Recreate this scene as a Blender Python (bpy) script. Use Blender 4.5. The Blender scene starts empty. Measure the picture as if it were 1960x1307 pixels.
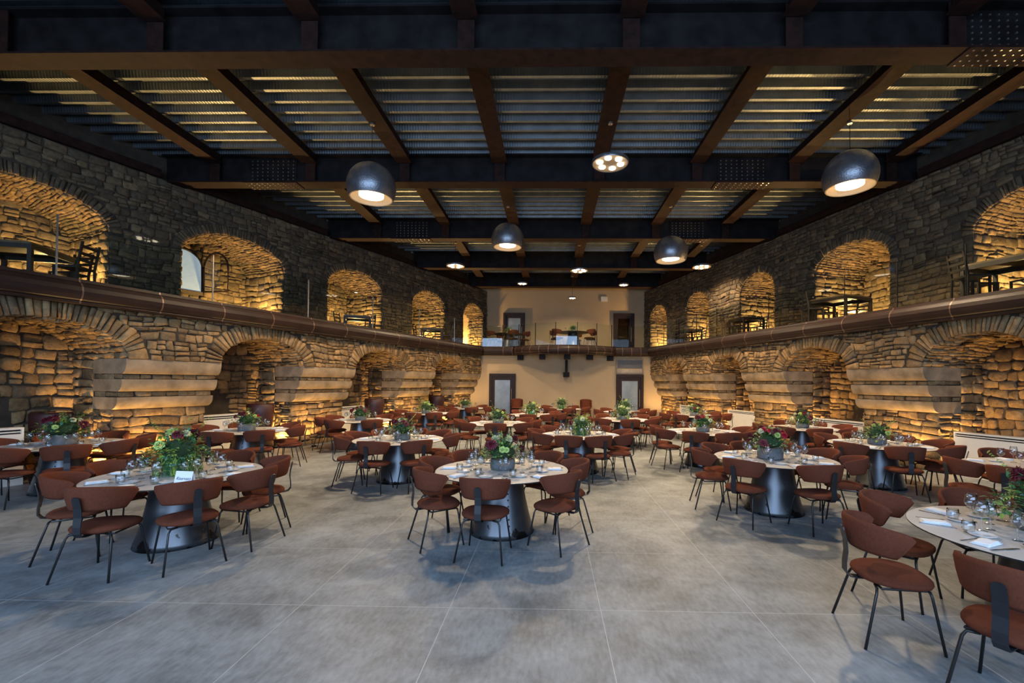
import bpy, math, random
from mathutils import Vector, Matrix
PI = math.pi
R = math.radians
random.seed(7)
S = bpy.context.scene
COL = S.collection

# ------------------------------------------------------------------ camera
FPX, W_, H_ = 852.0, 1960.0, 1307.0
CAM_H = 1.8
cam = bpy.data.cameras.new('camera')
camo = bpy.data.objects.new('camera', cam)
COL.objects.link(camo)
yaw, pit, rol = R(1.1), R(0.8), R(0.45)
Fv = Vector((-math.sin(yaw)*math.cos(pit), math.cos(yaw)*math.cos(pit), math.sin(pit)))
R0 = Fv.cross(Vector((0, 0, 1))).normalized(); U0 = R0.cross(Fv)
Rv = R0*math.cos(rol)+U0*math.sin(rol); Uv = U0*math.cos(rol)-R0*math.sin(rol)
camo.matrix_world = Matrix(((Rv.x, Uv.x, -Fv.x, 0), (Rv.y, Uv.y, -Fv.y, 0), (Rv.z, Uv.z, -Fv.z, CAM_H), (0, 0, 0, 1)))
cam.sensor_width = 36.0
cam.lens = 36.0*FPX/W_
cam.shift_x = -0.02946
cam.shift_y = 0.03392
cam.clip_start = 0.05
S.camera = camo

# ------------------------------------------------------------------ world, exposure
S.view_settings.view_transform = 'Standard'
S.view_settings.look = 'None'
S.view_settings.exposure = 0.0
S.view_settings.gamma = 1.0
S.view_settings.use_curve_mapping = False
S.cycles.max_bounces = 6
S.cycles.diffuse_bounces = 3
S.cycles.glossy_bounces = 3
S.cycles.transmission_bounces = 4
S.cycles.transparent_max_bounces = 16
S.cycles.sample_clamp_indirect = 4.0
S.cycles.caustics_reflective = False
S.cycles.caustics_refractive = False
wd = bpy.data.worlds.new('world'); S.world = wd
wd.use_nodes = True
wd.node_tree.nodes['Background'].inputs[0].default_value = (0.45, 0.62, 1.0, 1)
wd.node_tree.nodes['Background'].inputs[1].default_value = 0.05

WARM = (1.0, 0.62, 0.22)
PEND = (1.0, 0.74, 0.46)

def light(name, kind, loc, energy, color, target=None, size=0.1, cone=120, blend=0.5, sy=None):
    l = bpy.data.lights.new(name, kind)
    l.energy = energy; l.color = color
    if kind == 'AREA':
        l.shape = 'RECTANGLE'; l.size = size; l.size_y = sy or size
    else:
        l.shadow_soft_size = size
    if kind == 'SPOT':
        l.spot_size = R(cone); l.spot_blend = blend
    o = bpy.data.objects.new(name, l); COL.objects.link(o); o.location = loc
    if target is not None:
        d = Vector(target)-Vector(loc)
        o.rotation_euler = d.to_track_quat('-Z', 'Y').to_euler()
    return o

# daylight through the glazed rear wall of the hall
light('rear_daylight', 'AREA', (-1.0, -3.2, 3.9), 1700, (0.45, 0.66, 1.0), (-1.0, 6, 3.0), 15.0, sy=4.6)

# ------------------------------------------------------------------ materials
def newmat(name):
    m = bpy.data.materials.new(name); m.use_nodes = True
    return m, m.node_tree, m.node_tree.nodes['Principled BSDF']

def L(t, a, b): t.links.new(a, b)

def mat(name, col, rough=0.6, metal=0.0, var=0.15, scale=8.0, bump=0.0, bscale=40.0, sheen=0.0, spec=0.5, emit=None, es=1.0, coat=0.0):
    m, t, p = newmat(name)
    n = t.nodes
    tc = n.new('ShaderNodeTexCoord')
    nz = n.new('ShaderNodeTexNoise'); nz.inputs['Scale'].default_value = scale; nz.inputs['Detail'].default_value = 5
    L(t, tc.outputs['Object'], nz.inputs['Vector'])
    cr = n.new('ShaderNodeValToRGB')
    cr.color_ramp.elements[0].position = 0.3; cr.color_ramp.elements[1].position = 0.7
    cr.color_ramp.elements[0].color = (*[c*(1-var) for c in col], 1)
    cr.color_ramp.elements[1].color = (*[min(1, c*(1+var)) for c in col], 1)
    L(t, nz.outputs['Fac'], cr.inputs[0]); L(t, cr.outputs[0], p.inputs['Base Color'])
    p.inputs['Roughness'].default_value = rough; p.inputs['Metallic'].default_value = metal
    p.inputs['Specular IOR Level'].default_value = spec
    p.inputs['Sheen Weight'].default_value = sheen
    p.inputs['Coat Weight'].default_value = coat
    if bump:
        b = n.new('ShaderNodeTexNoise'); b.inputs['Scale'].default_value = bscale; b.inputs['Detail'].default_value = 4
        L(t, tc.outputs['Object'], b.inputs['Vector'])
        bp = n.new('ShaderNodeBump'); bp.inputs['Strength'].default_value = bump; bp.inputs['Distance'].default_value = 0.01
        L(t, b.outputs['Fac'], bp.inputs['Height']); L(t, bp.outputs[0], p.inputs['Normal'])
    if emit:
        p.inputs['Emission Color'].default_value = (*emit, 1); p.inputs['Emission Strength'].default_value = es
    return m

def glassmat(name, tint=(1, 1, 1), rough=0.0, boost=1.0):
    m, t, p = newmat(name)
    n = t.nodes
    for x in list(n):
        if x.type != 'OUTPUT_MATERIAL': n.remove(x)
    out = [x for x in n if x.type == 'OUTPUT_MATERIAL'][0]
    tr = n.new('ShaderNodeBsdfTransparent'); tr.inputs[0].default_value = (*tint, 1)
    gl = n.new('ShaderNodeBsdfGlossy'); gl.inputs['Roughness'].default_value = rough
    lw = n.new('ShaderNodeLayerWeight'); lw.inputs['Blend'].default_value = 0.5
    pw = n.new('ShaderNodeMath'); pw.operation = 'POWER'; pw.inputs[1].default_value = 4.0
    L(t, lw.outputs['Facing'], pw.inputs[0])
    mu = n.new('ShaderNodeMath'); mu.operation = 'MULTIPLY_ADD'; mu.inputs[1].default_value = .9*boost; mu.inputs[2].default_value = .045*boost; mu.use_clamp = True
    L(t, pw.outputs[0], mu.inputs[0])
    mx = n.new('ShaderNodeMixShader')
    L(t, mu.outputs[0], mx.inputs[0]); L(t, tr.outputs[0], mx.inputs[1]); L(t, gl.outputs[0], mx.inputs[2])
    L(t, mx.outputs[0], out.inputs['Surface'])
    return m

def stonemat(name, cols, bump=0.6):
    m, t, p = newmat(name); n = t.nodes
    g = n.new('ShaderNodeNewGeometry')
    cr = n.new('ShaderNodeValToRGB')
    els = cr.color_ramp.elements
    while len(els) < len(cols): els.new(0.5)
    for i, c in enumerate(cols):
        els[i].position = i/(len(cols)-1); els[i].color = (*c, 1)
    L(t, g.outputs['Random Per Island'], cr.inputs[0])
    tc = n.new('ShaderNodeTexCoord')
    nz = n.new('ShaderNodeTexNoise'); nz.inputs['Scale'].default_value = 9; nz.inputs['Detail'].default_value = 8; nz.inputs['Roughness'].default_value = 0.7
    L(t, tc.outputs['Object'], nz.inputs['Vector'])
    mr = n.new('ShaderNodeMapRange'); mr.inputs[1].default_value = 0.3; mr.inputs[2].default_value = 0.7; mr.inputs[3].default_value = 0.55; mr.inputs[4].default_value = 1.35
    L(t, nz.outputs['Fac'], mr.inputs[0])
    mx = n.new('ShaderNodeVectorMath'); mx.operation = 'SCALE'
    L(t, cr.outputs[0], mx.inputs[0]); L(t, mr.outputs[0], mx.inputs['Scale'])
    L(t, mx.outputs[0], p.inputs['Base Color'])
    p.inputs['Roughness'].default_value = 0.9; p.inputs['Specular IOR Level'].default_value = 0.25
    n2 = n.new('ShaderNodeTexNoise'); n2.inputs['Scale'].default_value = 16; n2.inputs['Detail'].default_value = 7; n2.inputs['Roughness'].default_value = 0.65
    L(t, tc.outputs['Object'], n2.inputs['Vector'])
    bp = n.new('ShaderNodeBump'); bp.inputs['Strength'].default_value = bump; bp.inputs['Distance'].default_value = 0.05
    L(t, n2.outputs['Fac'], bp.inputs['Height']); L(t, bp.outputs[0], p.inputs['Normal'])
    return m

STONE = stonemat('rubble_stone', [(.13, .082, .038), (.26, .155, .068), (.33, .205, .09), (.17, .115, .06), (.40, .25, .11), (.15, .10, .055)])
STONE_UP = stonemat('grey_rubble_stone', [(.075, .052, .030), (.14, .095, .052), (.098, .067, .040), (.09, .070, .045), (.19, .13, .068), (.062, .046, .030)])
MORTAR = mat('mortar', (.045, .032, .02), 0.95, var=.35, scale=5, bump=.8, bscale=25)
BAND = mat('dressed_stone', (.26, .185, .11), 0.85, var=.42, scale=3.2, bump=.45, bscale=60)
PLASTER = mat('beige_plaster', (.43, .31, .18), 0.9, var=.04, scale=1.5, bump=.1, bscale=30)
STEEL = mat('dark_girder_steel', (.013, .011, .011), 0.6, 0.2, var=.4, scale=3, bump=.15, spec=.12)
RUST = mat('rusty_steel', (.017, .0065, .0045), 0.75, 0.0, var=.45, scale=6, bump=.25, bscale=30, spec=.15)
CORTEN = mat('corten_fascia', (.019, .008, .006), 0.52, 0.0, var=.35, scale=2.5, bump=.1, bscale=20, spec=.25)
BOLT = mat('bolt_head', (.55, .52, .48), 0.3, 0.9, var=.1)
FABRIC = mat('rust_fabric', (.12, .034, .017), 0.95, var=.12, scale=60, bump=.25, bscale=350, sheen=.0, spec=.15)
LEG = mat('black_tube', (.03, .028, .027), 0.38, 0.5, var=.1)
STRIP = mat('dark_steel_strip', (.035, .035, .038), 0.42, 0.55, var=.15)
TOP = mat('grey_marble_top', (.52, .50, .47), 0.32, var=.10, scale=2.2, spec=.5)
EDGE = mat('dark_table_edge', (.03, .03, .03), 0.5)
LINEN = mat('white_linen', (.80, .80, .80), 0.9, var=.02, bump=.1, bscale=200)
CHINA = mat('white_china', (.78, .77, .75), 0.2, var=.02, coat=.4)
CUT = mat('steel_cutlery', (.35, .34, .33), 0.2, 1.0, var=.05)
GLASS = glassmat('clear_drinking_glass', (.96, .97, .97), 0.02, 2.2)
PANE = glassmat('balustrade_glass', (.90, .94, .92), 0.0, 1.0)
CONC = mat('concrete_bowl', (.13, .135, .14), 0.75, var=.25, scale=14, bump=.3, bscale=70)
GPOT = mat('green_glass_vase', (.035, .15, .05), 0.15, var=.5, scale=25, coat=.5)
LEAF = mat('green_leaf', (.045, .13, .028), 0.55, var=.5, scale=18)
LEAFB = mat('bluish_leaf', (.07, .20, .12), 0.6, var=.3, scale=18)
LIME = mat('lime_leaf', (.25, .36, .05), 0.6, var=.3, scale=18)
DAHLIA = mat('burgundy_petal', (.12, .006, .018), 0.6, var=.4, scale=30)
REDP = mat('red_petal', (.45, .012, .03), 0.5, var=.3, scale=30)
CREAM = mat('cream_petal', (.60, .62, .38), 0.6, var=.2, scale=30)
LIMEP = mat('lime_petal', (.42, .55, .14), 0.6, var=.25, scale=30)
WHITEP = mat('white_paint', (.72, .66, .56), 0.55, var=.03)
SLOT = mat('dark_slot', (.02, .015, .012), 0.8)
FRAME = mat('dark_brown_frame', (.022, .011, .008), 0.5, var=.3, spec=.2)
FROST = mat('frosted_glass', (.20, .24, .28), 0.25, var=.15, scale=3)
WOOD = mat('dark_wood', (.022, .014, .009), 0.5, var=.4, scale=4)
WOODT = mat('wood_top', (.12, .075, .035), 0.4, var=.3, scale=4)
MAROON = mat('maroon_leather', (.045, .012, .010), 0.5, var=.2)
BRUSH = mat('brushed_pewter', (.20, .205, .22), 0.36, 0.8, var=.25, scale=6, bump=.5, bscale=30)
INNER = mat('lamp_inner', (.35, .25, .15), 0.6, var=.03)
LAMP = mat('lamp_glow', (1, .9, .75), 0.5, emit=(1.0, .86, .66), es=5)
UPL = mat('uplight_glow', (1, .8, .6), 0.5, emit=(1.0, .72, .45), es=25)
CARD = mat('card', (.80, .80, .84), 0.8, var=.01)
INK = mat('ink', (.02, .02, .03), 0.8)
SKYP = mat('daylit_pane', (.12, .15, .18), 0.5, emit=(.62, .74, .9), es=.5)
COPPER = mat('copper_frame', (.32, .14, .07), 0.4, .6)
DOORG = glassmat('door_glass', (.45, .42, .38), 0.02, 1.2)

# steel base with scorch marks rising from the foot
def basemat():
    m, t, p = newmat('raw_steel_base'); n = t.nodes
    tc = n.new('ShaderNodeTexCoord'); sp = n.new('ShaderNodeSeparateXYZ')
    L(t, tc.outputs['Object'], sp.inputs[0])
    nz = n.new('ShaderNodeTexNoise'); nz.inputs['Scale'].default_value = 7; nz.inputs['Detail'].default_value = 4
    L(t, tc.outputs['Object'], nz.inputs['Vector'])
    ad = n.new('ShaderNodeMath'); ad.operation = 'MULTIPLY_ADD'; ad.inputs[1].default_value = -1.5; ad.inputs[2].default_value = 0.15
    L(t, sp.outputs['Z'], ad.inputs[0])
    a2 = n.new('ShaderNodeMath'); a2.operation = 'ADD'; L(t, ad.outputs[0], a2.inputs[0]); L(t, nz.outputs['Fac'], a2.inputs[1])
    cr = n.new('ShaderNodeValToRGB')
    cr.color_ramp.elements[0].position = .60; cr.color_ramp.elements[0].color = (.115, .118, .125, 1)
    cr.color_ramp.elements[1].position = .64; cr.color_ramp.elements[1].color = (.025, .02, .018, 1)
    L(t, a2.outputs[0], cr.inputs[0]); L(t, cr.outputs[0], p.inputs['Base Color'])
    p.inputs['Metallic'].default_value = .85; p.inputs['Roughness'].default_value = .36
    return m
BASE = basemat()

def floormat():
    m, t, p = newmat('concrete_tile'); n = t.nodes
    tc = n.new('ShaderNodeTexCoord')
    mp = n.new('ShaderNodeMapping'); mp.inputs['Location'].default_value = (0.79+12, -3.56+24, 0)
    L(t, tc.outputs['Object'], mp.inputs[0])
    br = n.new('ShaderNodeTexBrick'); br.offset = 0; br.squash = 1
    br.inputs['Scale'].default_value = 1.0; br.inputs['Brick Width'].default_value = 1.2; br.inputs['Row Height'].default_value = 1.2
    br.inputs['Mortar Size'].default_value = .0028; br.inputs['Mortar Smooth'].default_value = .1; br.inputs['Bias'].default_value = 0
    br.inputs['Color1'].default_value = (0, 0, 0, 1); br.inputs['Color2'].default_value = (1, 1, 1, 1)
    L(t, mp.outputs[0], br.inputs['Vector'])
    nz = n.new('ShaderNodeTexNoise'); nz.inputs['Scale'].default_value = 1.6; nz.inputs['Detail'].default_value = 9; nz.inputs['Roughness'].default_value = .68; nz.inputs['Distortion'].default_value = .3
    L(t, tc.outputs['Object'], nz.inputs['Vector'])
    nf = n.new('ShaderNodeTexNoise'); nf.inputs['Scale'].default_value = 30; nf.inputs['Detail'].default_value = 6
    mp2 = n.new('ShaderNodeMapping'); mp2.inputs['Scale'].default_value = (1, .35, 1)
    L(t, tc.outputs['Object'], mp2.inputs[0]); L(t, mp2.outputs[0], nf.inputs['Vector'])
    mixn = n.new('ShaderNodeMath'); mixn.operation = 'MULTIPLY_ADD'; mixn.inputs[1].default_value = .35
    L(t, nf.outputs['Fac'], mixn.inputs[0]); L(t, nz.outputs['Fac'], mixn.inputs[2])
    cr = n.new('ShaderNodeValToRGB')
    cr.color_ramp.elements[0].position = .50; cr.color_ramp.elements[0].color = (.112, .124, .128, 1)
    cr.color_ramp.elements[1].position = .84; cr.color_ramp.elements[1].color = (.275, .298, .305, 1)
    L(t, mixn.outputs[0], cr.inputs[0])
    mx = n.new('ShaderNodeMix'); mx.data_type = 'RGBA'
    mx.inputs['B'].default_value = (.40, .41, .41, 1)
    L(t, br.outputs['Fac'], mx.inputs['Factor']); L(t, cr.outputs[0], mx.inputs['A'])
    L(t, mx.outputs['Result'], p.inputs['Base Color'])
    p.inputs['Roughness'].default_value = .5; p.inputs['Specular IOR Level'].default_value = .4
    bp = n.new('ShaderNodeBump'); bp.inputs['Strength'].default_value = .12; bp.inputs['Distance'].default_value = .01
    L(t, mixn.outputs[0], bp.inputs['Height']); L(t, bp.outputs[0], p.inputs['Normal'])
    return m
FLOOR = floormat()

def deckmat():
    m, t, p = newmat('galvanised_deck'); n = t.nodes
    tc = n.new('ShaderNodeTexCoord')
    wv = n.new('ShaderNodeTexWave'); wv.bands_direction = 'X'; wv.inputs['Scale'].default_value = 5.0; wv.inputs['Distortion'].default_value = .4
    L(t, tc.outputs['Object'], wv.inputs['Vector'])
    nz = n.new('ShaderNodeTexNoise'); nz.inputs['Scale'].default_value = 3; nz.inputs['Detail'].default_value = 6
    L(t, tc.outputs['Object'], nz.inputs['Vector'])
    cr = n.new('ShaderNodeValToRGB')
    cr.color_ramp.elements[0].color = (.13, .145, .155, 1); cr.color_ramp.elements[1].color = (.36, .39, .41, 1)
    L(t, nz.outputs['Fac'], cr.inputs[0]); L(t, cr.outputs[0], p.inputs['Base Color'])
    p.inputs['Metallic'].default_value = .8; p.inputs['Roughness'].default_value = .42
    bp = n.new('ShaderNodeBump'); bp.inputs['Strength'].default_value = .35; bp.inputs['Distance'].default_value = .01
    L(t, wv.outputs['Fac'], bp.inputs['Height']); L(t, bp.outputs[0], p.inputs['Normal'])
    return m
DECK = deckmat()

# ------------------------------------------------------------------ mesh helpers
class M:
    def __init__(s): s.v = []; s.f = []
    def add(s, vs, fs):
        k = len(s.v); s.v += [tuple(x) for x in vs]; s.f += [tuple(i+k for i in f) for f in fs]
    def box(s, x0, x1, y0, y1, z0, z1, T=None):
        vs = [(x, y, z) for z in (z0, z1) for y in (y0, y1) for x in (x0, x1)]
        if T: vs = [T(*q) for q in vs]
        s.add(vs, [(0, 2, 3, 1), (4, 5, 7, 6), (0, 1, 5, 4), (2, 6, 7, 3), (0, 4, 6, 2), (1, 3, 7, 5)])
    def quad(s, a, b, c, d): s.add([a, b, c, d], [(0, 1, 2, 3)])
    def lathe(s, prof, n=24, c=(0, 0, 0)):
        vs = []
        for r, z in prof:
            for i in range(n):
                a = 2*PI*i/n; vs.append((c[0]+r*math.cos(a), c[1]+r*math.sin(a), c[2]+z))
        fs = []
        for j in range(len(prof)-1):
            for i in range(n):
                fs.append((j*n+i, j*n+(i+1) % n, (j+1)*n+(i+1) % n, (j+1)*n+i))
        s.add(vs, fs)
    def disc(s, r, z, n=24, c=(0, 0)):
        s.add([(c[0]+r*math.cos(2*PI*i/n), c[1]+r*math.sin(2*PI*i/n), z) for i in range(n)], [tuple(range(n))])
    def tube(s, pts, r, n=8, cap=True, w=None, upv=None):
        """sweep a circle (or a w x r rectangle) along pts"""
        P = [Vector(p) for p in pts]; rings = []
        up = Vector(upv) if upv else None
        for i, p in enumerate(P):
            d = (P[min(i+1, len(P)-1)]-P[max(i-1, 0)]).normalized()
            if up is None:
                a = d.cross(Vector((0, 0, 1)))
                if a.length < .05: a = d.cross(Vector((1, 0, 0)))
            else:
                a = up.copy()
            a.normalize(); b = d.cross(a).normalized()
            rr = r[i] if isinstance(r, (list, tuple)) else r
            if w is None:
                rings.append([p+a*(rr*math.cos(2*PI*k/n))+b*(rr*math.sin(2*PI*k/n)) for k in range(n)])
            else:
                ww = w[i] if isinstance(w, (list, tuple)) else w
                rings.append([p+a*(sx*ww/2)+b*(sy*rr/2) for sx, sy in ((-1, -1), (1, -1), (1, 1), (-1, 1))])
        m = len(rings[0]); k = len(s.v)
        for q in rings: s.v += [tuple(x) for x in q]
        for j in range(len(rings)-1):
            for i in range(m):
                s.f.append((k+j*m+i, k+j*m+(i+1) % m, k+(j+1)*m+(i+1) % m, k+(j+1)*m+i))
        if cap:
            s.f.append(tuple(k+i for i in range(m))[::-1]); s.f.append(tuple(k+(len(rings)-1)*m+i for i in range(m)))
    def mesh(s, name, m, smooth=False):
        me = bpy.data.meshes.new(name); me.from_pydata(s.v, [], s.f); me.materials.append(m)
        if smooth: me.polygons.foreach_set('use_smooth', [True]*len(me.polygons))
        me.update(); return me
    def build(s, name, m, parent=None, smooth=False, **kw):
        o = bpy.data.objects.new(name, s.mesh(name, m, smooth)); COL.objects.link(o)
        if parent: o.parent = parent
        for k, v in kw.items(): o[k] = v
        return o

def thing(name, label, cat, loc=(0, 0, 0), rz=0, group=None):
    o = bpy.data.objects.new(name, None); COL.objects.link(o)
    o.location = loc; o.rotation_euler = (0, 0, rz); o['label'] = label; o['category'] = cat
    if group: o['group'] = group
    return o
def inst(name, me, parent=None, loc=(0, 0, 0), rot=(0, 0, 0), sc=1, **kw):
    o = bpy.data.objects.new(name, me); COL.objects.link(o)
    o.location = loc; o.rotation_euler = rot; o.scale = (sc, sc, sc)
    if parent: o.parent = parent
    for k, v in kw.items(): o[k] = v
    return o
def dup(root, loc, rz, label, group):
    r = root.copy(); COL.objects.link(r); r.location = loc; r.rotation_euler = (0, 0, rz)
    r['label'] = label; r['group'] = group
    for ch in root.children:
        c = ch.copy(); COL.objects.link(c); c.parent = r
    return r
def struct(mb, name, m, smooth=False): return mb.build(name, m, None, smooth, kind='structure')

# ------------------------------------------------------------------ hall plan
class Frame:
    """wall frame: u along the wall (u=0 at Y=0), w depth away from the room, z up"""
    def __init__(s, x0, slope, side):
        k = math.hypot(slope, 1); s.k = k
        s.o = Vector((x0, 0, 0)); s.d = Vector((slope/k, 1/k, 0))
        s.out = Vector((-1/k, slope/k, 0)) if side == 'left' else Vector((1/k, -slope/k, 0))
    def P(s, u, w, z): p = s.o+s.d*u+s.out*w; return (p.x, p.y, z)
    def u(s, Y): return Y*s.k
LL = Frame(-10.50, .346, 'left');  RL = Frame(9.91, -.251, 'right')
LU = Frame(-15.19, .456, 'left');  RU = Frame(12.28, -.277, 'right')
ZG, ZTOP, ZDECK = 3.44, 6.97, 7.68

WOB = [None]
def stone(mb, mapf, u0, u1, v0, v1, h, j=.022):
    cu, cv = (u0+u1)/2, (v0+v1)/2; a, b = (u1-u0)/2, (v1-v0)/2
    rj = lambda s: random.uniform(-s, s)
    j = min(j, a*.3, b*.3); c = min(a, b)*random.uniform(.15, .5)
    pts = [(-a+c+rj(j), -b+rj(j)), (a-c+rj(j), -b+rj(j)), (a+rj(j), -b+c*.8+rj(j)), (a+rj(j), b-c*.8+rj(j)),
           (a-c+rj(j), b+rj(j)), (-a+c+rj(j), b+rj(j)), (-a+rj(j), b-c*.8+rj(j)), (-a+rj(j), -b+c*.8+rj(j))]
    tu, tv = rj(.25)*h/max(a, .05), rj(.35)*h/max(b, .05)
    vs = []; ins = min(a, b)
    for sc, hh in ((0, -.03), (.08, .62), (.32, 1.0)):
        k = 1-sc*ins/a; l = 1-sc*ins/b
        for x, y in pts:
            x2, y2 = x*k, y*l
            e = hh*h + (x2*tu+y2*tv if hh > 0 else 0) + (rj(.1)*h if hh > 0 else 0)
            uu, vv = cu+x2, cv+y2
            if WOB[0]:
                a0, a1 = WOB[0]; k_ = max(0, math.sin(PI*min(1, max(0, (vv-a0)/(a1-a0)))))**.5
                vv += .026*k_*(math.sin(uu*2.3+vv*1.7)+.7*math.sin(uu*5.3-vv*3.1))
            vs.append(mapf(uu, vv, e))
    fs = [(r*8+i, r*8+(i+1) % 8, r*8+8+(i+1) % 8, r*8+8+i) for r in (0, 1) for i in range(8)]
    fs.append(tuple(range(16, 24)))
    mb.add(vs, fs)

def lay(mb, mapf, u0, u1, v0, v1, rows=(.09, .19), wid=(.15, .5), prot=(.015, .05), blocked=None, gap=.014):
    v = v0; WOB[0] = (v0, v1) if v1-v0 > .9 else None
    while v < v1-.03:
        h = random.uniform(*rows)
        if v1-(v+h) < rows[0]*.7: h = v1-v
        free = [(u0, u1)]
        if blocked:
            for a, b in blocked(v+h*.5, v, v+h):
                nf = []
                for p, q in free:
                    if b <= p or a >= q: nf.append((p, q)); continue
                    if a > p: nf.append((p, a))
                    if b < q: nf.append((b, q))
                free = nf
        for p, q in free:
            u = p
            if q-p < .04: continue
            while u < q-.01:
                w = random.uniform(*wid)*(.7+h*2.2)
                if q-(u+w) < wid[0]*.6: w = q-u
                if h > .125 and random.random() < .3 and w < .3:
                    m = v+h*random.uniform(.4, .6)
                    stone(mb, mapf, u+gap/2, u+w-gap/2, v+gap/2, m-gap/2, random.uniform(*prot))
                    stone(mb, mapf, u+gap/2, u+w-gap/2, m+gap/2, v+h-gap/2, random.uniform(*prot))
                else:
                    stone(mb, mapf, u+gap/2, u+w-gap/2, v+gap/2, v+h-gap/2, random.uniform(*prot))
                u += w
        v += h

def arch_wall(fr, tag_, ops, ulo, uhi, z0, z1, zs, zc, depth, ring, front_w, sm, row, wid, prot, back_ops=None, zfloor=0.0, jw=0.0):
    """front face with arched openings; jambs, soffits and back walls of the niches behind"""
    mort = M(); st = M()
    F = fr.P
    N = 20
    # backing of the front face
    cuts = [ulo]
    for a, b in ops: cuts += [a, b]
    cuts.append(uhi)
    for i in range(0, len(cuts), 2):
        a, b = cuts[i], cuts[i+1]
        if b > a: mort.quad(F(a, front_w, z0), F(b, front_w, z0), F(b, front_w, z1), F(a, front_w, z1))
    def curve(a, b, t, rise=None):
        c = (a+b)/2; hw = (b-a)/2; rr = (zc-zs) if rise is None else rise
        return c-hw*math.cos(t), zs+rr*math.sin(t)
    for a, b in ops:
        pr = None
        for k in range(N+1):
            t = PI*k/N
            q = curve(a, b, t)
            if pr:
                mort.quad(F(pr[0], front_w, pr[1]), F(q[0], front_w, q[1]), F(q[0], front_w, z1), F(pr[0], front_w, z1))
                mort.quad(F(pr[0], front_w, pr[1]), F(pr[0], depth, pr[1]), F(q[0], depth, q[1]), F(q[0], front_w, q[1]))
            pr = q
        # jambs and back
        for uu in (a, b):
            mort.quad(F(uu, jw, zfloor), F(uu, depth, zfloor), F(uu, depth, zs), F(uu, jw, zs))
        mort.quad(F(a, depth, zfloor), F(b, depth, zfloor), F(b, depth, zc+.05), F(a, depth, zc+.05))
    def blk(z, za, zb):
        r = []
        for a, b in ops:
            c, hw = (a+b)/2, (b-a)/2
            if zb <= zs: r.append((a-.005, b+.005)); continue
            H = (zc-zs)+ring; zz = max(0, min(z, z)-zs)
            if zz < H:
                o = (hw+ring)*math.sqrt(1-(zz/H)**2)
                r.append((c-o, c+o))
        return r
    lay(st, lambda u, v, h: F(u, front_w-h, v), ulo, uhi, z0, z1, row, wid, prot, blk)
    for a, b in ops:
        c, hw = (a+b)/2, (b-a)/2; rise = zc-zs
        # voussoirs on the face
        LT = 0; n = 160; pts = [curve(a, b, PI*k/n) for k in range(n+1)]
        acc = [0]
        for k in range(n): acc.append(acc[-1]+math.dist(pts[k], pts[k+1]))
        tot = acc[-1]
        def at(s):
            s = max(0, min(tot, s)); k = 0
            lo, hi = 0, n
            while lo < hi-1:
                mid = (lo+hi)//2
                if acc[mid] <= s: lo = mid
                else: hi = mid
            f = (s-acc[lo])/(acc[lo+1]-acc[lo]); p, q = pts[lo], pts[lo+1]
            x, z = p[0]+(q[0]-p[0])*f, p[1]+(q[1]-p[1])*f
            nx, nz = (x-c)/hw**2, (z-zs)/max(rise, .01)**2
            l = math.hypot(nx, nz) or 1
            return x, z, nx/l, nz/l
        def vm(s_, v, h):
            x, z, nx, nz = at(s_); return F(x+nx*v, front_w-h, z+nz*v)
        s_ = 0.0
        while s_ < tot-.02:
            w = random.uniform(.05, .105)
            if tot-(s_+w) < .05: w = tot-s_
            stone(st, vm, s_+.006, s_+w-.006, -.01, ring-random.uniform(.01, .06), random.uniform(prot[0], prot[1]*1.2), .008)
            s_ += w
        # soffit stones: rows across the curve, long stones running into the depth
        def sf(v, s2, h):
            x, z, nx, nz = at(s2); return F(x-nx*h, v, z-nz*h)
        lay(st, sf, front_w+.01, depth, 0, tot, (.06, .11), (.14, .34), (.01, .06))
        # jambs
        for uu, sg in ((a, 1), (b, -1)):
            lay(st, lambda v, z, h, uu=uu, sg=sg: F(uu+sg*h, v, z), jw+.01, depth, zfloor, zs, (.12, .24), (.2, .42), (.02, .07))
        bo = back_ops or []
        def bblk(z, za, zb, a=a, b=b, c=c, hw=hw):
            zz = max(0, z-zs); r = []
            if zz > 0:
                o = hw*math.sqrt(max(0, 1-min(1, (zz/rise)**2)))
                r += [(a-1, c-o), (c+o, b+1)]
            for (p, q, zb0, zb1, zb2) in bo:
                if p > a-.1 and q < b+.1 and zb > zb0 and z < zb2:
                    cc, hh = (p+q)/2, (q-p)/2
                    if z <= zb1: r.append((p, q))
                    else:
                        o = hh*math.sqrt(max(0, 1-((z-zb1)/(zb2-zb1))**2)); r.append((cc-o, cc+o))
            return r
        lay(st, lambda u, v, h: F(u, depth-h, v), a, b, zfloor, zc, (.13, .27), (.13, .30), (.02, .06), bblk)
    w_ = struct(mort, 'wall_'+tag_, MORTAR)
    st.build('stonework', sm, w_, True)
    return w_

random.seed(3)
# lower arcades ------------------------------------------------------
lu = LL.u; ru = RL.u
PIER_L = [(lu(4.4), lu(5.9)), (lu(8.0), lu(9.55)), (lu(11.6), lu(13.3)), (lu(15.6), lu(17.3)), (lu(19.2), lu(21.0))]
PIER_R = [(ru(5.9), ru(7.4)), (ru(9.26), ru(10.9)), (ru(12.94), ru(14.64)), (ru(16.3), ru(18.1)), (ru(19.5), ru(21.0))]
def gaps(p): return [(p[i][1], p[i+1][0]) for i in range(len(p)-1)]
OPL, OPR = gaps(PIER_L), gaps(PIER_R)
ZS, ZC = 2.17, 2.80
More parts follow.
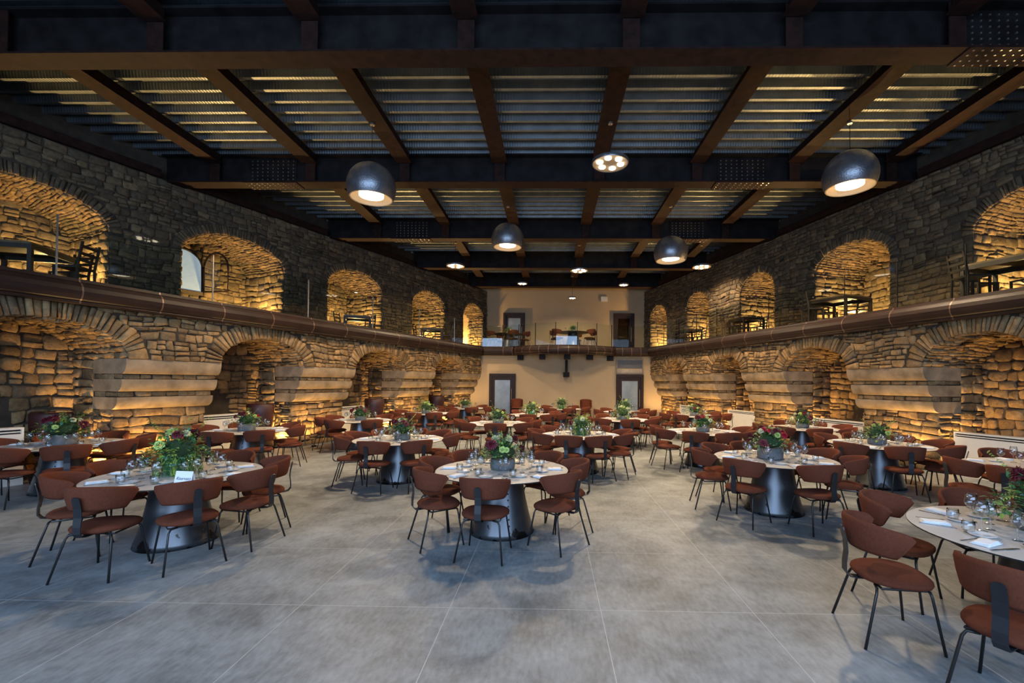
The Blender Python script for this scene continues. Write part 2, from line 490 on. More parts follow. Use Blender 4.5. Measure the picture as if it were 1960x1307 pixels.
# small blind arches in the back walls of the niches
def backs(ops): return [(a+.25*(b-a), a+.62*(b-a), 0, 1.15, 1.55) for a, b in ops]
arch_wall(LL, 'left_lower', OPL, lu(2.0), lu(21.0), ZS, 3.22, ZS, ZC, 1.65, .34, 0, STONE, (.08, .19), (.11, .30), (.015, .055), backs(OPL), jw=1.03)
arch_wall(RL, 'right_lower', OPR, ru(2.0), ru(21.0), ZS, 3.22, ZS, ZC, 1.65, .34, 0, STONE, (.08, .19), (.11, .30), (.015, .055), backs(OPR), jw=1.03)

def pier(fr, u0, u1, label):
    t = thing('stone_pier', label, 'stone pier', fr.P((u0+u1)/2, .9, 0), 0, 'corbelled stone piers')
    org = Vector(t.location)
    def T(p): return tuple(Vector(p)-org)
    F = lambda u, w, z: T(fr.P(u, w, z))
    D = 1.02
    g = M(); s = M()
    # masonry shaft
    zt = 1.24
    g.quad(F(u0, .5, 0), F(u1, .5, 0), F(u1, .5, 2.2), F(u0, .5, 2.2))
    for uu in (u0, u1): g.quad(F(uu, .5, 0), F(uu, 1.66, 0), F(uu, 1.66, 2.2), F(uu, .5, 2.2))
    lay(s, lambda u, v, h: F(u, .5-h, v), u0, u1, 0, zt, (.09, .2), (.15, .5), (.015, .06))
    for uu, sg in ((u0, -1), (u1, 1)):
        lay(s, lambda w, z, h, uu=uu, sg=sg: F(uu+sg*(h-.02), w, z), .48, D, 0, zt, (.09, .18), (.15, .4), (.015, .06))
    sh = g.build('shaft', MORTAR, t); s.build('shaft_stones', STONE, t, True)
    bands = [(1.90, 2.18, .0, .13), (1.57, 1.80, .13, .26), (1.23, 1.46, .26, .46)]
    for zb, ztop, wt, wb in bands:
        m = M(); prof = [(D, ztop), (wt, ztop)]
        for k in range(9):
            a = PI/2*k/8
            prof.append((wt+(wb-wt)*(1-math.cos(a)), ztop-.04-(ztop-.04-zb)*math.sin(a)))
        prof.append((D, zb))
        n = len(prof); e = .03
        segs = 5
        for k in range(segs+1):
            uu = u0-e+(u1-u0+2*e)*k/segs
            for w, z in prof: m.v.append(F(uu, w, z))
        for k in range(segs):
            for i in range(n): m.f.append((k*n+i, k*n+(i+1) % n, (k+1)*n+(i+1) % n, (k+1)*n+i))
        m.f.append(tuple(range(n))); m.f.append(tuple(segs*n+i for i in range(n)))
        m.build('corbel_band', BAND, t, False)
    for za, zb, w in ((1.80, 1.90, .14), (1.46, 1.57, .27)):
        c = M(); cg = M()
        cg.box(0, 1, 0, 1, 0, 1, lambda x, y, z: F(u0+x*(u1-u0), w+.03+y*(D-w-.05), za+z*(zb-za)))
        lay(c, lambda u, v, h: F(u, w+.03-h, v), u0, u1, za, zb, (zb-za, zb-za+.001), (.2, .4), (.015, .03))
        for uu, sg in ((u0, -1), (u1, 1)):
            lay(c, lambda q, z, h, uu=uu, sg=sg: F(uu+sg*h*.8, q, z), w+.03, D, za, zb, (zb-za, zb-za+.001), (.2, .4), (.01, .02))
        cg.build('course_bed', MORTAR, t); c.build('thin_course', STONE, t, True)
    return t
names = ['nearest', 'second', 'third', 'fourth', 'farthest']
for i, (a, b) in enumerate(PIER_L):
    if i > 0: pier(LL, a, b, 'brown stone pier with three corbel bands on the left side, %s one in view' % ['', 'nearest', 'second', 'third', 'last'][i])
for i, (a, b) in enumerate(PIER_R):
    if i > 0: pier(RL, a, b, 'brown stone pier with three corbel bands on the right side, %s one in view' % ['', 'nearest', 'second', 'third', 'last'][i])

# upper arcades ------------------------------------------------------
random.seed(11)
lv = LU.u; rv = RU.u
OUL = [(lv(7.6), lv(10.3)), (lv(11.65), lv(14.26)), (lv(15.74), lv(18.08)), (lv(19.7), lv(21.8)), (lv(23.2), lv(24.9))]
OUR = [(rv(7.6), rv(10.14)), (rv(11.94), rv(14.24)), (rv(15.85), rv(17.6)), (rv(19.5), rv(21.2)), (rv(22.9), rv(24.6))]
WIN = (lv(11.95), lv(13.05), 4.55, 5.35, 5.86)
arch_wall(LU, 'left_upper', OUL, lv(4.0), lv(25.4), ZG, ZTOP, 5.28, 6.02, 2.0, .28, 0, STONE_UP, (.09, .21), (.12, .36), (.012, .045), [WIN], zfloor=ZG)
arch_wall(RU, 'right_upper', OUR, rv(4.0), rv(25.4), ZG, ZTOP, 5.22, 5.95, 2.0, .28, 0, STONE_UP, (.09, .21), (.12, .36), (.012, .045), None, zfloor=ZG)

# arched casement window set in the second upper niche on the left
def arch_pts(u0, u1, z0, z1, z2, n=14):
    p = [(u0, z0), (u0, z1)]; c, h = (u0+u1)/2, (u1-u0)/2
    for k in range(1, n): a = PI*k/n; p.append((c-h*math.cos(a), z1+(z2-z1)*math.sin(a)))
    return p+[(u1, z1), (u1, z0)]
def window(u0, u1, z0, z1, z2, w, nm):
    g = M(); pp = arch_pts(u0, u1, z0, z1, z2); g.add([LU.P(u, w, z) for u, z in pp], [tuple(range(len(pp)))])
    o = g.build(nm, SKYP, None, kind='structure')
    f = M(); f.tube([LU.P(u, w-.02, z) for u, z in pp+[pp[0]]], .028, 6); f.build('window_frame', FRAME, o)
    rvl = M()
    for a, b in zip(pp, pp[1:]+pp[:1]):
        rvl.quad(LU.P(a[0], w-.01, a[1]), LU.P(b[0], w-.01, b[1]), LU.P(b[0], w-.22, b[1]), LU.P(a[0], w-.22, a[1]))
    return o
window(WIN[0]+.05, WIN[1]-.05, WIN[2], WIN[3], WIN[4]-.05, 1.985, 'window_1')
sash = thing('window_sash', 'arched dark framed casement standing open inside the second upper left niche', 'window', LU.P(WIN[1]-.02, 1.93, 0))
so = Vector(sash.location)
dirv = (LU.d*.32-LU.out*.95).normalized()
sp_ = [(0, 4.58), (0, 5.3)]+[(.5-.5*math.cos(PI*k/12), 5.3+.5*math.sin(PI*k/12)) for k in range(1, 12)]+[(1.0, 5.3), (1.0, 4.58)]
f = M(); f.tube([tuple(dirv*x*.85+Vector((0, 0, z))) for x, z in sp_+[sp_[0]]], .03, 6); f.build('sash_frame', FRAME, sash)
f = M(); f.add([tuple(dirv*x*.85+Vector((0, 0, z))) for x, z in sp_], [tuple(range(len(sp_)))]); f.build('pane', PANE, sash)

# floor, gallery slabs, end walls ------------------------------------
g = M(); g.quad((-16, -4, 0), (13, -4, 0), (13, 26, 0), (-16, 26, 0)); struct(g, 'floor', FLOOR)
YE = 20.85; YU = 25.25
def fasL(Y, off=0): return (-10.35+.346*Y)+off
def fasR(Y, off=0): return (9.76-.251*Y)+off
BX0, BX1, BSAG = -1.75, 2.95, 1.25
def bulge(k, n=20, extra=0):
    x = BX0+(BX1-BX0)*k/n; c, h = (BX0+BX1)/2, (BX1-BX0)/2
    return x, 20.6-extra-BSAG*(math.sin(PI*k/n)**.75)
g = M()
for za in (3.2, ZG):
    for frx, up in ((fasL, LU), (fasR, RU)):
        ys = [1.5+k*(YE-1.5)/8 for k in range(9)]
        for a, b in zip(ys, ys[1:]):
            x0 = up.P(up.u(a), 2.1, 0)[0]; x1 = up.P(up.u(b), 2.1, 0)[0]
            g.quad((frx(a), a, za), (frx(b), b, za), (x1, b, za), (x0, a, za))
    g.quad((-8.5, YE-.3, za), (8.5, YE-.3, za), (8.5, YU+.3, za), (-8.5, YU+.3, za))
    for k in range(20):
        a, b = bulge(k), bulge(k+1); g.quad((a[0], a[1], za), (b[0], b[1], za), (b[0], YE-.3, za), (a[0], YE-.3, za))
struct(g, 'floor_gallery', mat('gallery_floor', (.20, .16, .12), .7))
g = M(); g.box(-5.6, 7.0, YE, YE+.2, 0, 3.2); struct(g, 'wall_end_lower', PLASTER)
g = M(); g.box(-6.2, 7.4, YU, YU+.2, ZG, 7.7); struct(g, 'wall_end_upper', PLASTER)
# rear wall behind the photographer, with its glazed opening
g = M(); g.box(-16, 13, -3.9, -3.7, 0, 1.2); g.box(-16, 13, -3.9, -3.7, 6.3, 7.8)
for x in (-16, -9.5, 7, 12.4): g.box(x, x+.6, -3.9, -3.7, 1.2, 6.3)
struct(g, 'wall_rear', PLASTER)
# dark masonry above the wall heads up to the deck
for fr, nm in ((LU, 'wall_left_head'), (RU, 'wall_right_head')):
    g = M(); a, b = -4*fr.k, 25.4*fr.k
    g.quad(fr.P(a, .35, 6.7), fr.P(b, .35, 6.7), fr.P(b, .35, 7.8), fr.P(a, .35, 7.8))
    g.quad(fr.P(a, .0, ZTOP), fr.P(b, .0, ZTOP), fr.P(b, .4, ZTOP), fr.P(a, .4, ZTOP))
    g.quad(fr.P(a, 0, ZG-.1), fr.P(4.2*fr.k, 0, ZG-.1), fr.P(4.2*fr.k, 0, ZTOP), fr.P(a, 0, ZTOP))
    struct(g, nm, MORTAR)

# ceiling deck ---------------------------------------------------------
g = M(); y = -3.9; z1, z0 = ZDECK+.12, ZDECK-.03; P_ = .365
prof = []
while y < 25.4:
    prof += [(y, z1), (y+.235, z1), (y+.262, z0), (y+.335, z0)]
    y += P_
for (ya, za), (yb, zb) in zip(prof, prof[1:]):
    g.quad((-17, ya, za), (13, ya, za), (13, yb, zb), (-17, yb, zb))
ceil_ = struct(g, 'ceiling', DECK)
g = M(); k = 0
for i in range(3, len(prof)-3, 4):
    ya = prof[i][0]
    if ya < 6 or ya > 20: continue
    for j in range(int((LU.P(LU.u(ya), 0, 0)[0])*6), int(RU.P(RU.u(ya), 0, 0)[0]*6)):
        x = j/6.0; g.box(x-.012, x+.012, ya-.078, ya-.055, z0+.05, z0+.07)
g.build('deck_dimples', mat('galvanised_dimple', (.6, .6, .6), .3, .9), ceil_, kind='structure')

# girders ----------------------------------------------------------------
GY = [2.6, 6.97, 11.48, 15.95, 20.05, 23.9]
PX = [-13.75, -11.25, -8.75, -6.25, -3.80, -1.35, 1.20, 3.68, 6.13, 8.55, 11.0]
def xl(Y): return LU.P(LU.u(Y), 0, 0)[0]
def xr(Y): return RU.P(RU.u(Y), 0, 0)[0]
order = ['rear', 'nearest visible', 'second', 'third', 'fourth', 'farthest']
ZB = 6.92
SPL = {1: [7.0, -10.0], 2: [-7.3, 4.86], 3: [-5.05, 4.84]}
for i, Y in enumerate(GY):
    if i == 0: continue
    x0, x1 = xl(Y)-.2, xr(Y)+.2
    t = thing('roof_girder', 'dark rusty steel I-girder spanning the hall, %s in the row' % order[i], 'girder', ((x0+x1)/2, Y, ZB), 0, 'roof girders')
    c = (x0+x1)/2; a, b = x0-c, x1-c
    m = M(); m.box(a, b, -.02, .02, .03, .70); m.build('web', STEEL, t)
    m = M(); m.box(a, b, -.19, .19, 0, .035); m.build('bottom_flange', RUST, t)
    m = M(); m.box(a, b, -.19, .19, .70, .735); m.build('top_flange', STEEL, t)
    for px in PX:
        if a+.15 < px-c < b-.15:
            m = M(); m.box(px-c-.13, px-c+.13, -.18, -.165, .036, .70); m.box(px-c-.012, px-c+.012, -.165, .165, .036, .70)
            m.build('stiffener', RUST, t)
    for sx in SPL.get(i, []):
        m = M(); m.box(sx-c-.62, sx-c+.62, -.045, -.021, .08, .66); sp = m.build('splice_plate', STEEL, t)
        m = M()
        for bx in range(9):
            for bz in range(6): m.box(sx-c-.54+bx*.135-.012, sx-c-.54+bx*.135+.012, -.06, -.045, .13+bz*.095-.012, .13+bz*.095+.012)
        m.build('bolt_heads', BOLT, sp, kind='stuff')
        m = M(); m.box(sx-c-.7, sx-c+.7, -.21, .21, -.022, -.001); fp = m.build('flange_plate', RUST, t)
        m = M()
        for bx in range(10):
            for by in (-.16, -.06, .06, .16): m.box(sx-c-.62+bx*.138-.012, sx-c-.62+bx*.138+.012, by-.012, by+.012, -.036, -.022)
        m.build('bolt_heads', BOLT, fp, kind='stuff')
ords = ['leftmost', 'second from left', 'third from left', 'fourth from left', 'fifth from left', 'sixth from left', 'seventh from left', 'eighth from left', 'ninth from left', 'tenth from left', 'rightmost']
baynm = ['above the nearest bay', 'between the two nearest girders', 'between second and third girders', 'between third and fourth girders', 'between the two farthest girders', 'beyond the farthest girder']
bounds = GY+[25.2]
for i in range(len(bounds)-1):
    ya, yb = bounds[i]+(.0 if i else 0)+.06, bounds[i+1]-.20
    vis = [p for p in PX if p > xl(yb)+.25 and p < xr(yb)-.25]
    if i == 0: vis = [p for p in vis if -8 < p < 8]
    for k, p in enumerate(vis):
        q = thing('roof_joist', 'rusty steel joist %s, %s' % (baynm[i], ords[k]), 'joist', (p, (ya+yb)/2, 7.40), 0, 'roof joists')
        l = (yb-ya)/2
        m = M(); m.box(-.10, .13, -l, l, .02, .25); m.build('web', RUST, q)
        m = M()
        m.box(-.19, .19, -l, l, 0, .02); m.build('flange', RUST, q)
# wall plates lying along the wall heads between the girders
for fr, side in ((LU, 'left'), (RU, 'right')):
    for i in range(1, 5):
        a, b = fr.u(GY[i]+.3), fr.u(GY[i+1]-.3)
        if i == 0: a = fr.u(4)
        m = M(); m.box(0, 1, 0, 1, 0, 1, lambda x, y, z: fr.P(a+x*(b-a), -.10+y*.3, ZTOP+.01+z*.2))
        o = m.build('wall_plate', RUST, None); o['label'] = 'long rusty steel plate on the %s wall head, span %s of four' % (side, ['', 'nearest', 'second', 'third', 'farthest'][i]); o['category'] = 'steel beam'; o['group'] = 'wall plates'

# ---------------------------------------------------------------- fascia, balustrades
PROF = [(-.12, 3.45), (.06, 3.45), (.07, 3.40), (.12, 3.37), (.16, 3.31), (.175, 3.24), (.165, 3.17), (.13, 3.11), (.09, 3.08), (.10, 3.06), (.09, 3.04), (-.10, 3.04)]
def sweep_profile(m, path, prof, closed=True, caps=True):
    P = [Vector((p[0], p[1], 0)) for p in path]; n = len(prof); k0 = len(m.v)
    for i, p in enumerate(P):
        d = (P[min(i+1, len(P)-1)]-P[max(i-1, 0)]).normalized(); nn = Vector((d.y, -d.x, 0))
        for r, z in prof: m.v.append(tuple(p+nn*r+Vector((0, 0, z))))
    for i in range(len(P)-1):
        for j in range(n if closed else n-1):
            m.f.append((k0+i*n+j, k0+i*n+(j+1) % n, k0+(i+1)*n+(j+1) % n, k0+(i+1)*n+j))
    if caps: m.f.append(tuple(k0+j for j in range(n))); m.f.append(tuple(k0+(len(P)-1)*n+j for j in range(n)))
CL = (-3.20, 20.62); CR = (4.56, 20.62)
pathL = [(fasL(3.0), 3.0)]+[(fasL(3.0+k*(CL[1]-3)/12.), 3.0+k*(CL[1]-3)/12.) for k in range(1, 12)]+[CL]
pathE = [CL]+[bulge(k) for k in range(0, 21)]+[CR]
pathR = [CR]+[(fasR(CR[1]-k*(CR[1]-3)/12.), CR[1]-k*(CR[1]-3)/12.) for k in range(1, 13)]
for path, nm in ((pathL, 'left gallery'), (pathE, 'end balcony'), (pathR, 'right gallery')):
    t = thing('gallery_fascia', 'dark red-brown rounded steel fascia along the edge of the %s' % nm, 'fascia', (path[0][0], path[0][1], 0))
    og = t.location
    loc = [(p[0]-og[0], p[1]-og[1]) for p in path]
    m = M(); sweep_profile(m, loc, PROF); m.build('fascia_shell', CORTEN, t, False)
    # joints
    tot = sum(math.dist(loc[i], loc[i+1]) for i in range(len(loc)-1)); s_ = 1.0
    while s_ < tot-.3:
        acc = 0
        for i in range(len(loc)-1):
            l = math.dist(loc[i], loc[i+1])
            if acc+l > s_:
                f0 = (s_-acc)/l; p = Vector(loc[i]).lerp(Vector(loc[i+1]), f0); d = (Vector(loc[i+1])-Vector(loc[i])).normalized()
                m = M(); q = [(p-d*.012), (p+d*.012)]
                sweep_profile(m, [tuple(x) for x in q], [(r+.004 if r > 0 else r, z) for r, z in PROF[1:-1]], False, False)
                m.build('joint_band', mat('joint', (.14, .08, .055), .45, .4) if 'joint' not in bpy.data.materials else bpy.data.materials['joint'], t)
                break
            acc += l
        s_ += 1.15 if nm != 'end balcony' else .42

def panels(path, step, side, nmax, start=0):
    """clear glass panels standing on the fascia"""
    pts = [Vector(p) for p in path]; segs = []
    tot = sum((pts[i+1]-pts[i]).length for i in range(len(pts)-1))
    def at(s):
        acc = 0
        for i in range(len(pts)-1):
            l = (pts[i+1]-pts[i]).length
            if acc+l >= s or i == len(pts)-2: return pts[i].lerp(pts[i+1], min(1, (s-acc)/l))
            acc += l
    n = int(tot/step); out = []
    for k in range(n): out.append((at(start+k*(tot-start)/n+.012), at(start+(k+1)*(tot-start)/n-.012)))
    return out
cn = ['nearest', 'second', 'third', 'fourth', 'fifth', 'sixth', 'seventh', 'eighth', 'ninth', 'tenth', 'eleventh', 'twelfth', 'thirteenth', 'fourteenth', 'fifteenth']
pl = panels([p for p in pathL], 1.42, 'left', 20, 3.0)
for k, (a, b) in enumerate(pl):
    c = (a+b)/2; d = (b-a); 
    t = thing('glass_panel', 'clear glass balustrade panel on the left gallery edge, %s from the front' % cn[k], 'glass panel', (c.x, c.y, 3.45), math.atan2(d.y, d.x), 'left balustrade panels')
    l = d.length/2; m = M(); m.box(-l, l, -.006, .006, 0, .98); m.build('pane', PANE, t)
    if k % 2 == 0:
        m = M(); m.box(l-.004, l+.012, -.012, .012, 0, .99); m.build('edge_post', BOLT, t)
pr_ = panels(list(reversed(pathR)), 1.42, 'right', 20, 3.0)
for k, (a, b) in enumerate(pr_):
    c = (a+b)/2; d = (b-a)
    t = thing('glass_panel', 'clear glass balustrade panel on the right gallery edge, %s from the front' % cn[k], 'glass panel', (c.x, c.y, 3.45), math.atan2(d.y, d.x), 'right balustrade panels')
    l = d.length/2; m = M(); m.box(-l, l, -.006, .006, 0, .98); m.build('pane', PANE, t)
    m = M(); m.box(l-.002, l+.010, -.010, .010, 0, .98); m.build('edge_seal', STEEL, t)
pe = panels(pathE, .93, 'end', 12)
en = ['leftmost', 'second', 'third', 'fourth', 'fifth', 'sixth', 'seventh', 'eighth', 'ninth', 'tenth', 'eleventh']
for k, (a, b) in enumerate(pe):
    c = (a+b)/2; d = (b-a)
    t = thing('glass_panel', 'clear glass balustrade panel of the far balcony, %s from the left' % en[k], 'glass panel', (c.x, c.y, 3.45), math.atan2(d.y, d.x), 'balcony balustrade panels')
    l = d.length/2; m = M(); m.box(-l, l, -.006, .006, 0, .98); m.build('pane', PANE, t)
    m = M(); m.box(l-.002, l+.022, -.012, .012, 0, 1.0); m.build('edge_post', STEEL, t)

# balcony brackets
for k, x in enumerate((-1.4, -.38, .72, 1.75, 2.75)):
    m = M(); yb = 20.6-BSAG*(math.sin(PI*(x-BX0)/(BX1-BX0))**.75)
    t = thing('balcony_bracket', 'short dark steel bracket under the far balcony, %s from the left' % ['first', 'second', 'third', 'fourth', 'fifth'][k], 'bracket', (x, YE, 2.9), 0, 'balcony brackets')
    m = M(); m.box(-.09, .09, yb-YE+.25, 0, -.02, .14); m.build('arm', STEEL, t)
    m = M(); m.box(-.14, .14, yb-YE+.22, yb-YE+.5, -.07, .16); m.build('end_plate', STEEL, t)
    if k == 2:
        m = M(); m.box(-.06, .06, -.35, -.22, -.66, -.05); m.build('post', STEEL, t)
        m = M(); m.box(-.14, .14, -.42, -.14, -.84, -.62); m.build('knuckle', STEEL, t)

# doors -------------------------------------------------------------------
def door(n, x0, x1, y, z0, z1, clear=False):
    o = M(); 
    o.box(x0, x0+.13, y-.08, y, z0, z1); o.box(x1-.13, x1, y-.08, y, z0, z1); o.box(x0+.13, x1-.13, y-.08, y, z1-.13, z1)
    d = struct(o, 'door_%d' % n, FRAME)
    m = M(); a, b = x0+.135, x1-.135
    m.box(a, a+.13, y-.05, y-.01, z0, z1-.14); m.box(b-.13, b, y-.05, y-.01, z0, z1-.14); m.box(a+.13, b-.13, y-.05, y-.01, z1-.3, z1-.14); m.box(a+.13, b-.13, y-.05, y-.01, z0, z0+.2)
    m.build('door_leaf', FRAME, d)
    m = M(); m.box(a+.13, b-.13, y-.035, y-.02, z0+.2, z1-.3); m.build('door_pane', DOORG if clear else FROST, d)
    m = M(); m.tube([(b-.05, y-.11, z0+.7), (b-.05, y-.11, z0+1.5)], .012, 6); m.build('door_handle', BOLT, d)
door(1, (936-1054)/852*20.8, (987-1054)/852*20.8, YE, 0, 2.2)
door(2, (1179-1054)/852*20.8, (1231-1054)/852*20.8, YE, 0, 2.2)
door(3, (962-1054)/852*25.2, (1004-1054)/852*25.2, YU, ZG, ZG+2.30)
door(4, (1173-1054)/852*25.2, (1213-1054)/852*25.2, YU, ZG, ZG+2.30, True)
t = thing('vent_grille', 'grey louvred vent panel above the lower right door', 'vent', (3.68, YE, 2.23))
m = M(); m.box(-.63, .63, -.05, 0, .0, .05); m.box(-.63, .63, -.05, 0, .64, .69); m.box(-.63, -.58, -.05, 0, .05, .64); m.box(.58, .63, -.05, 0, .05, .64); m.build('frame', mat('vent_frame', (.22, .17, .12), .6), t)
m = M(); m.box(-.58, .58, -.03, -.01, .28, .64); m.build('louvre', mat('vent_grey', (.07, .07, .075), .5), t)
m = M(); m.box(-.58, .58, -.03, -.01, .05, .22); m.build('lower_panel', mat('vent_panel', (.33, .27, .2), .6), t)
m = M(); m.box(-.18, .18, -.05, -.002, -.14, .14, lambda x, y, z: (x+3.0, y+YU, z+6.55)); o = m.build('wall_box', WHITEP); o['label'] = 'small cream box mounted high on the upper end wall'; o['category'] = 'wall box'

# radiators ------------------------------------------------------------------
def radiator(fr, a, b, w, label, hs=1.0):
    t = thing('radiator_cover', label, 'radiator', fr.P((a+b)/2, w, 0), math.atan2(fr.d.y, fr.d.x))
    sgn = 1 if fr.out.dot(Vector((-math.sin(t.rotation_euler.z), math.cos(t.rotation_euler.z), 0))) > 0 else -1
    l = (b-a)/2
    m = M(); m.box(-l, l, -.09 if sgn > 0 else 0, 0 if sgn > 0 else .09, 0, .86); m.box(-l, l, -.09, .09, .935, .97); m.box(-l, -l+.03, -.09, .09, .86, .935); m.box(l-.03, l, -.09, .09, .86, .935)
    m.box(-l, l, -.08, .08, .885, .905)
    m.build('cover', WHITEP, t)
    m = M(); m.box(-l+.03, l-.03, -.05, .05, .86, .934); m.build('slot', SLOT, t); t.scale = (1, 1, hs)
sides = [('left', LL, OPL), ('right', RL, OPR)]
for sd, fr, ops in sides:
    for k, (a, b) in enumerate(ops):
        radiator(fr, a+.06, b-(.95 if sd == 'left' else .2), 1.05 if sd == 'left' else .65, 'cream slotted radiator cover in the %s lower niche on the %s' % (['nearest', 'second', 'third', 'farthest'][k], sd), 1.0 if sd == 'left' else .9)

# floor uplights and niche lights -------------------------------------------
for sd, fr, ops in sides:
    for k, (a, b) in enumerate(ops):
        pos = fr.P(b-.16, .80, 0.0)
        t = thing('floor_uplight', 'small glowing floor uplight at the foot of the %s %s pier' % (['nearest', 'second', 'third', 'last'][k], sd), 'uplight', pos, 0, 'floor uplights')
        m = M(); m.lathe([(.0, 0), (.07, 0), (.07, .05), (.055, .05), (.05, .03)], 16); m.build('housing', STEEL, t)
        m = M(); m.disc(.05, .035, 16); m.build('lens', UPL, t)
        light('uplight_beam', 'SPOT', fr.P(b-.16, .80, .07), 260, WARM, fr.P(b+.05, .62, 2.5), .04, 118, .7)
        # wash on the front of the pier
        pf = fr.P(b+.45, .12, 0)
        t = thing('floor_uplight', 'small round uplight on the floor before the %s %s pier' % (['nearest', 'second', 'third', 'last'][k], sd), 'uplight', pf, 0, 'floor uplights')
        m = M(); m.lathe([(.0, 0), (.06, 0), (.06, .04), (.045, .04), (.04, .02)], 16); m.build('housing', STEEL, t)
        m = M(); m.disc(.04, .03, 16); m.build('lens', UPL, t)
        light('pier_wash', 'SPOT', fr.P(b+.45, .12, .07), 170, WARM, fr.P(b+.7, .1, 2.5), .05, 130, .8)
for sd, fr, ops in (('left', LU, OUL), ('right', RU, OUR)):
    for k, (a, b) in enumerate(ops):
        t = thing('niche_uplight', 'small uplight on the gallery floor in the %s %s upper niche' % (['nearest', 'second', 'third', 'fourth', 'farthest'][k], sd), 'uplight', fr.P(b-.6, .7, ZG), 0, 'gallery uplights')
        m = M(); m.lathe([(.0, 0), (.06, 0), (.06, .05), (.045, .05), (.04, .02)], 12); m.build('housing', STEEL, t)
        light('niche_beam', 'SPOT', fr.P(b-.7, .7, ZG+.08), 800, WARM, fr.P((a+b)/2+.1, .9, 6), .05, 165, .4)

# pendants --------------------------------------------------------------------
def ball(x, y, z, r, label):
    t = thing('globe_pendant', label, 'pendant lamp', (x, y, z), 0, 'globe pendants')
    m = M(); pr = []
    th0 = math.asin(.87)
    for k in range(25):
        a = PI*.02+(PI-th0-PI*.02)*k/24; pr.append((r*math.sin(a), r*math.cos(a)))
    m.lathe(pr, 48); m.build('shade', BRUSH, t, True)
    m = M(); zb = pr[-1][1]; rb = pr[-1][0]
    m.lathe([(rb, zb), (rb-.02, zb-.006), (rb-.025, zb+.02), (r*.78, zb+.17), (r*.56, zb+.18)], 48); m.build('inner_rim', INNER, t, True)
    m = M(); m.disc(r*.50, zb+.05, 32); m.lathe([(r*.50, zb+.05), (r*.50, zb+.18), (r*.58, zb+.182)], 32); m.build('diffuser', LAMP, t)
    m = M(); m.tube([(0, 0, r*.99), (0, 0, 7.39-z)], .006, 5); m.build('cable', STEEL, t)
    m = M(); m.lathe([(.0, 7.40-z), (.05, 7.40-z), (.05, 7.36-z), (0, 7.36-z)], 12); m.build('ceiling_hook', BOLT, t)
    light('pendant_light', 'SPOT', (x, y, z+zb-.02), 1150, PEND, (x, y, 0), .22, 150, .5)
ball(-3.92, 9.53, 6.01, .51, 'brushed grey metal globe pendant hanging left of centre, nearest on the left')
ball(6.33, 9.53, 6.24, .52, 'brushed grey metal globe pendant hanging nearest on the right side')
ball(-1.40, 14.05, 6.33, .51, 'brushed grey metal globe pendant hanging farther back near the centre')
ball(3.75, 14.05, 5.92, .52, 'brushed grey metal globe pendant hanging farther back right of centre')
def ledring(x, y, z, r, label, e=120, ztop=7.39):
    t = thing('disc_pendant', label, 'pendant lamp', (x, y, z), 0, 'disc pendants')
    m = M(); m.lathe([(0, .05), (r*.9, .05), (r, .03), (r, -.02), (r*.97, -.03), (r*.94, 0), (0, 0)], 40); m.build('disc', INNER, t, True)
    m = M(); m.lathe([(r+.004, .035), (r+.012, .0), (r+.002, -.035)], 40); m.build('rim', BRUSH, t, True)
    for k in range(6):
        a = 2*PI*k/6+.2
        m = M(); m.lathe([(r*.19, -.002), (r*.19, -.03), (r*.15, -.035)], 14, (r*.6*math.cos(a), r*.6*math.sin(a), 0)); m.disc(r*.165, -.02, 14, (r*.6*math.cos(a), r*.6*math.sin(a))); m.build('led_spot', LAMP, t)
    m = M(); m.tube([(0, 0, .05), (0, 0, ztop-z)], .006, 5); m.build('cable', STEEL, t)
    m = M(); m.lathe([(.0, ztop-z), (.05, ztop-z), (.05, ztop-z-.04), (0, ztop-z-.04)], 12); m.build('ceiling_hook', BOLT, t)
    light('disc_light', 'SPOT', (x, y, z-.07), e, PEND, (x, y, 0), .15, 150, .5)
ledring(1.24, 9.5, 6.52, .385, 'round flat pendant with six bright spots, nearest and largest one', 1100)
ledring(-3.85, 17.7, 6.45, .36, 'round flat pendant with six bright spots, left one of the middle row', 600)
ledring(1.12, 18.0, 6.35, .36, 'round flat pendant with six bright spots, middle one of the middle row', 600)
ledring(6.05, 18.0, 6.52, .36, 'round flat pendant with six bright spots, right one of the middle row', 600)
ledring(-1.42, 21.6, 6.62, .24, 'small flat pendant beyond the middle row, left of the pair', 250)
ledring(3.55, 21.9, 6.64, .24, 'small flat pendant beyond the middle row, right of the pair', 250)
ledring(1.10, 23.3, 6.25, .20, 'small flat pendant lighting the upper end wall above the balcony', 260)

